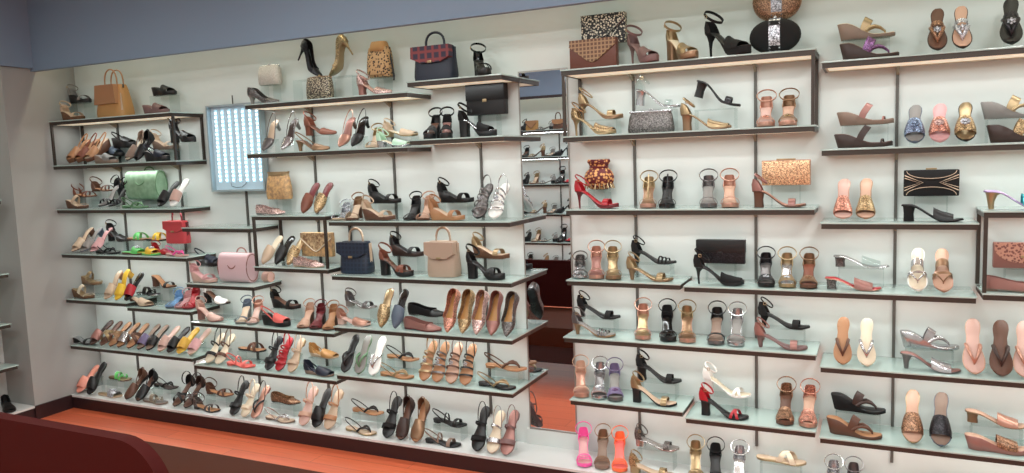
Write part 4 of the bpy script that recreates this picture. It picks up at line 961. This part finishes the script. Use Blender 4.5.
f stil.g 809 0 bronze brown rust o=gbronze s=.99 | bronze jewelled heel
s hmule.l 861 1 lucite silver silver up=.085 h=gpewter | clear and silver low mule, raised
s hmule.l 853 0 rosewood rose red h=gpewter | rose mule with jewelled heel below the clear one
l bthong 918 0 silver white cream p=.75 | silver banded thong sandal
l bthong 944 0 bronze rose nude p=.75 | rose gold banded thong sandal
#R4 | on the fifth shelf right of the mirror
s kit 599 1 suede black black up=.07 | black kitten heel sandal, raised
s kit.3 594 0 pewter bronze grey | pewter kitten heel sandal below the black one
f stil 643 0 rose rose gold s=1.0 | nude gold ankle strap heel, first of five
f stil 669 0 suede black patent s=1.0 | black ankle strap heel, second of five
f stil 688 0 gold rose bronze s=1.0 | rose gold ankle strap heel, third of five
f stil 716 0 black pewter taupe s=1.0 | taupe and black heel, fourth of five
f stil 736 0 silver silver grey s=1.0 | silver ankle strap heel, fifth of five
s kit 784 1 suede suede black up=.075 | black kitten heel raised above mauve one
s kit 781 0 rosewood mauve mauve | mauve kitten heel sandal
#R5 | on the lowest short shelf right of the mirror
f stil 582 0 nude rose rose | nude ankle strap heel, first of three
f stil.g 599 0 silver silver pewter o=gsilver | silver ankle strap heel, second of three
f stil.g 616 0 purple pewter grey o=gpurple | purple grey heel, third of three
s blk 659 1 suede black black up=.085 | black block heel sandal, raised
s blk 654 0 gold black beige | tan and gold sandal with black heel
#R5b | on the short lowest middle shelf
s blk.x 727 1 white white cream up=.075 | white strappy block heel, raised
s blk.x 724 0 red black black | red strappy sandal with black heel
f stil.c 785 0 gbronze brown brown | bronze sequin heel, left of a pair
f stil.c 808 0 grose rose nude | rose sequin heel, right of a pair
#Q1 | on the top shelf of the right bay
s wthong 866 1 gold taupe cream up=.10 | taupe wedge with silver gold strap, raised
s wthong 869 0 gpurple dkbrown taupe | brown wedge with shiny purple strap
l gthong 938 0 gbronze dkbrown brown p=.95 s=.95 | brown jewelled thong sandal
l gthong 963 0 gsilver dkbrown nude p=.95 s=.95 | tan thong sandal with silver jewels
l gthong 1012 0 gblack black black p=.95 s=1.02 | black jewelled thong sandal at the edge
#Q2 | on the second shelf of the right bay
s wband 865 1 rosewood taupe taupe up=.10 | taupe wedge sandal, raised
s wband 863 0 dkbrown dkbrown brown | dark brown wedge sandal below the taupe one
l gslide 915 0 gblue slate grey o=gblue p=.75 | blue jewelled slide, first of three
l gslide 940 0 grose pink pink o=gpink p=.75 | pink jewelled slide, second of three
l gslide 966 0 ggold black gold o=gsilver p=.75 | gold jewelled slide, third of three
s wthong 1013 1 gold grey grey up=.10 | grey wedge with gold strap at the edge
s wthong 1020 0 ggold dkbrown dkbrown | dark wedge with gold strap at the edge
#Q3 | on the third shelf of the right bay
l hmule 843 0 grose rose blush p=.5 | rose jewelled mule, left of a pair
l hmule 866 0 ggold bronze nude p=.5 | bronze jewelled mule, right of a pair
B patt 931 1 suede beige gold w=.215 h=.115 d=.04 y=-.07 up=.10 | black clutch with beaded pattern
s hmule 932 0 black suede black y=-.19 | black mule below the patterned clutch
#B3 | on the framed box at the right edge
s hmule.k 1020 0 teal lilac lilac h=gold s=1.1 | teal and lilac mule with gold heel
#B4 | inside the framed box at the right edge
B lace 1023 1 rosewood rose_lace gold w=.22 h=.11 d=.035 y=-.07 up=.08 | rose clutch with lace flap
s flat 1016 0 rosewood taupe rose | rosy flat sandal
#Q4 | on the long right hand shelf
l thong 843 0 brown tan tan p=.9 | tan thong sandal with brown straps
l thong 867 0 silver cream cream p=.9 | cream thong sandal
s wthong 929 1 silver silver silver up=.07 | silver wedge thong, raised
s hmule.k 930 0 silver pewter rosewood | silver kitten heel mule
l thong 975 0 rose nude blush p=.9 s=1.1 | blush thong sandal
l thong 1002 0 dkbrown brown brown p=.9 s=1.1 | brown thong sandal
l thong 1026 0 rose nude blush p=.9 s=1.1 | rose thong sandal cut by the edge
#Q5 | on the lowest right hand shelf
s wthong 858 1 dkbrown suede black up=.08 | black wedge thong, raised
s wthong 854 0 brown brown tan | brown wedge thong below the black one
l slide 913 0 gbronze gold nude p=.8 s=1.1 | bronze sequin slide
l slide 941 0 gblack slate taupe p=.8 s=1.1 | black sequin slide
s hmule.l 996 1 rose bronze nude up=.08 h=bronze | tan mule with bronze block heel, raised
s wslide 996 0 gbronze rosewood nude | bronze wedge mule below the raised one
'''
PHR = {'S1': 'on the far left top shelf', 'P': 'on the base platform'}
def place_row(key, place, line):
    left, look = line.split('|'); look = look.strip(); tok = left.split()
    pose, st, px, tier = tok[0], tok[1], float(tok[2]), int(tok[3]); cols = tok[4:7]
    opt = dict(a.split('=') for a in tok[7:]); fl = lambda k, d: float(opt.get(k, d))
    z = SH[key][0]+.0012
    lab = look+' '+place
    if len(lab.split()) > 16: LONG.append(lab)
    up = fl('up', 0) if tier else 0
    if pose == 'B':
        w, h, d = fl('w', .2), fl('h', .15), fl('d', .06); y = fl('y', -.14); X = X_at(px, y, z+up+h/2)
        M = Matrix.Translation((X, y, z+up+.001))
        bag(st, lab, 'bags on display', cols[0], cols[1], cols[2] if len(cols) > 2 and cols[2] != '-' else cols[1], w, h, d, M)
        if up: RIS.append((key, X, w*.6, up, y, min(.10, max(d+.01, .05)), look))
        return
    sc = fl('s', 1); u, s, i = cols; o, h = opt.get('o'), opt.get('h')
    G = 'shoes on '+place.split(' ', 1)[1] if place.startswith('on ') else 'shoes '+place
    if pose in 'sar':
        two = up or any(l == key for l in [key])
        y = fl('y', -.075 if up else -.188); pit = fl('pit', 0)
        yaw = fl('yaw', random.uniform(-.1, .02)); zz = z+up+.0006
        X = X_at(px, y, zz+.03)
        if pose in 'ar':   # tilted toe down, toe resting on the stand
            if pose == 'r': yaw = PI
            Rm = Matrix.Rotation(yaw, 4, 'Z') @ Matrix.Rotation(-pit, 4, 'Y')
            M = Matrix.Translation((X, y, zz)) @ Rm @ Matrix.Translation((-L*.5, 0, 0))
            M = Matrix.Translation((0, 0, L*sc*.5*math.sin(-pit)+.0)) @ M
        else:
            Rm = Matrix.Rotation(yaw, 4, 'Z') @ Matrix.Rotation(pit, 4, 'Y')
            M = Matrix.Translation((X, y, zz+(L*sc*.5*math.sin(pit)))) @ Rm @ Matrix.Translation((-L*sc*.5, 0, 0))
        shoe(st, lab, G, u, s, i, M, o, h, sc=sc)
        if up: RIS.append((key, X, .19, up, y, .085, look))
    else:
        p = fl('p', 0) if pose == 'l' else 0
        y = fl('y', -.235); X = X_at(px, y, z+.01); yaw = fl('yaw', -PI/2+random.uniform(-.05, .05))
        if pose == 'f': y = -.232
        ang = math.atan2(-X, 3.9); kf = (1.0 if X > -2.2 else .55) if pose == 'f' else (.55 if X > -1.6 else 0)
        if 'yaw' not in opt: yaw += ang*kf
        sx = 1
        if pose == 'f': sc = min(sc, 1.08); sx = .86 if st[:3] in ('sti', 'blk', 'pla', 'kit') else .95
        if pose == 'f' and sc == 1 and X > -2.2: sc = 1.05
        Rm = Matrix.Rotation(yaw, 4, 'Z') @ Matrix.Rotation(p, 4, 'Y')
        zt = .0006+(.006*sc*math.cos(p)+.004 if p else 0)
        # keep heel clear of the wall
        M = Matrix.Translation((X, y, z+zt)) @ Rm @ Matrix.Translation((-L*sc*sx*.985, 0, 0))
        r = shoe(st, lab, G, u, s, i, M, o, h, sc=sc, sx=sx)
        if p: EAS.append((key, X, y, p, sc, look))
LONG, RIS, EAS = [], [], []
cur = None
for ln in TABLE.strip().split('\n'):
    ln = ln.strip()
    if not ln: continue
    if ln[0] == '#': a, b = ln[1:].split('|'); cur = (a.strip(), b.strip()); continue
    place_row(cur[0], cur[1], ln)
for key, X, w, up, y, d, look in RIS:
    o = riser(X, SH[key][0]+.001, w, up, y, d); tag(o, 'clear acrylic riser carrying the '+' '.join(look.replace(',', '').split()[:8])+('' if key != 'R4' or 'mauve' in look else ' left'), 'display stand', 'clear acrylic risers')
    SHRIS = None
for key, X, y, p, sc, look in EAS:
    # inclined clear plate under the heel end of a leaning shoe
    z = SH[key][0]+.001; u = .55*L*sc; xx = y+u*math.cos(p); zz = u*math.sin(p)
    kk = ('easel', round(p, 2), sc)
    if kk not in STYLES:
        c, s_ = math.cos(p), math.sin(p); a0, a1 = .22*L*sc, .62*L*sc; off = -.008
        def fn(bm):
            P = [(a0*c-off*-s_*-1, a0*s_+off*c), (a1*c-off*-s_*-1, a1*s_+off*c)]
            A = Vector((0, a0*c+s_*.010, max(.003, a0*s_-c*.010))); B = Vector((0, a1*c+s_*.010, a1*s_-c*.010)); C = Vector((0, a1*c+s_*.010+.002, .0006))
            n = Vector((0, s_, -c))*.0025
            Q = [A, B, B+Vector((0, .003, 0)), C+Vector((0, .003, 0)), C, B+n, A+n]
            rings(bm, [[(x, q.y, max(.0006, q.z)) for q in Q] for x in (-.018, .018)])
        STYLES[kk] = mk('display_easel', fn)
    o = obj('display_easel', STYLES[kk], clear, None, (X, y, z)); tag(o, 'clear acrylic easel propping the '+' '.join(look.replace(',', '').split()[:9]), 'display stand', 'clear acrylic easels')

# ------------------------------------------------------------------ left side wall niche: a few goods on its shelf ends
def on_left(st, y, z, lab, u, s, i, yaw=-PI/2, dx=.19, p=0):
    M = Matrix.Translation((XL+dx, y, z+.0012+(.008 if p else 0))) @ Matrix.Rotation(yaw, 4, 'Z') @ Matrix.Rotation(p, 4, 'Y') @ Matrix.Translation((-L*.5, 0, 0))
    shoe(st, lab+' at the left edge of the photo', 'shoes on the left side wall', u, s, i, M)
on_left('wband', -.80, .42, 'gold wedge sandal on the lowest left shelf', 'gold', 'cork2', 'gold', -.3)
on_left('wband', -.92, .42, 'second gold sandal on the lowest left shelf', 'ggold', 'brown', 'gold', -.3)
on_left('csand', -.66, .1, 'black sandal on the left base platform', 'black', 'black', 'black', -.4)
on_left('slide', -.78, .1, 'pale pink slide on the left base platform', 'blush', 'taupe', 'blush', -.4)

# ------------------------------------------------------------------ goods on the opposite wall, seen in the mirror
looks = [('wstrap', 'black', 'black', 'brown', 'black wedge sandal'), ('blk', 'suede', 'black', 'black', 'black block heel sandal'), ('wclog', 'tan', 'cork2', 'tan', 'tan wedge clog'),
         ('plat.c', 'black', 'black', 'silver', 'black platform heel'), ('blk.x', 'gold', 'brown', 'beige', 'gold strappy heel'), ('csling', 'dkbrown', 'black', 'brown', 'dark brown slingback'),
         ('wslide', 'white', 'beige', 'cream', 'white wedge slide'), ('stil', 'red', 'black', 'red', 'red ankle strap heel'), ('low.x', 'grey', 'black', 'beige', 'grey strappy sandal')]
q = 0
for r in range(6):
    z = SH['O%d' % r][0]+.0012
    for k in range(6):
        x = -3.97+k*.172+(r % 2)*.05
        st, u, s, i, nm = looks[(q*4+r*3) % 9]; q += 1
        if r == 0 and k in (1, 3):
            bag('env' if k == 1 else 'flap', f'{"tan" if k == 1 else "brown"} bag on the opposite top shelf, seen in the mirror', 'bags on display', 'camel' if k == 1 else 'brown', 'tan', 'brown', 0.15, .12, .06, Matrix.Translation((x, YB+.14, z)) @ Matrix.Rotation(PI, 4, 'Z')); continue
        front = (k+r) % 2
        M = Matrix.Translation((x, YB+(.15 if not front else .13), z)) @ Matrix.Rotation(PI/2 if front else PI, 4, 'Z') @ Matrix.Translation((-L*.5, 0, 0))
        shoe(st, f'{nm} reflected in the mirror, {NTH[r]} row down, {NTH[k]} from one end', 'shoes on the opposite wall', u, s, i, M)
if LONG and 0: print('LONG LABELS', len(LONG), LONG[:60])
from collections import Counter
_c = Counter(o.get('label') for o in bpy.data.objects if o.get('label') and not o.parent)
print('DUP', [k for k, v in _c.items() if v > 1])
_n = sum(1 for o in bpy.data.objects if o.get('label') and not o.parent); print('THINGS', _n)
bpy.context.view_layer.update()
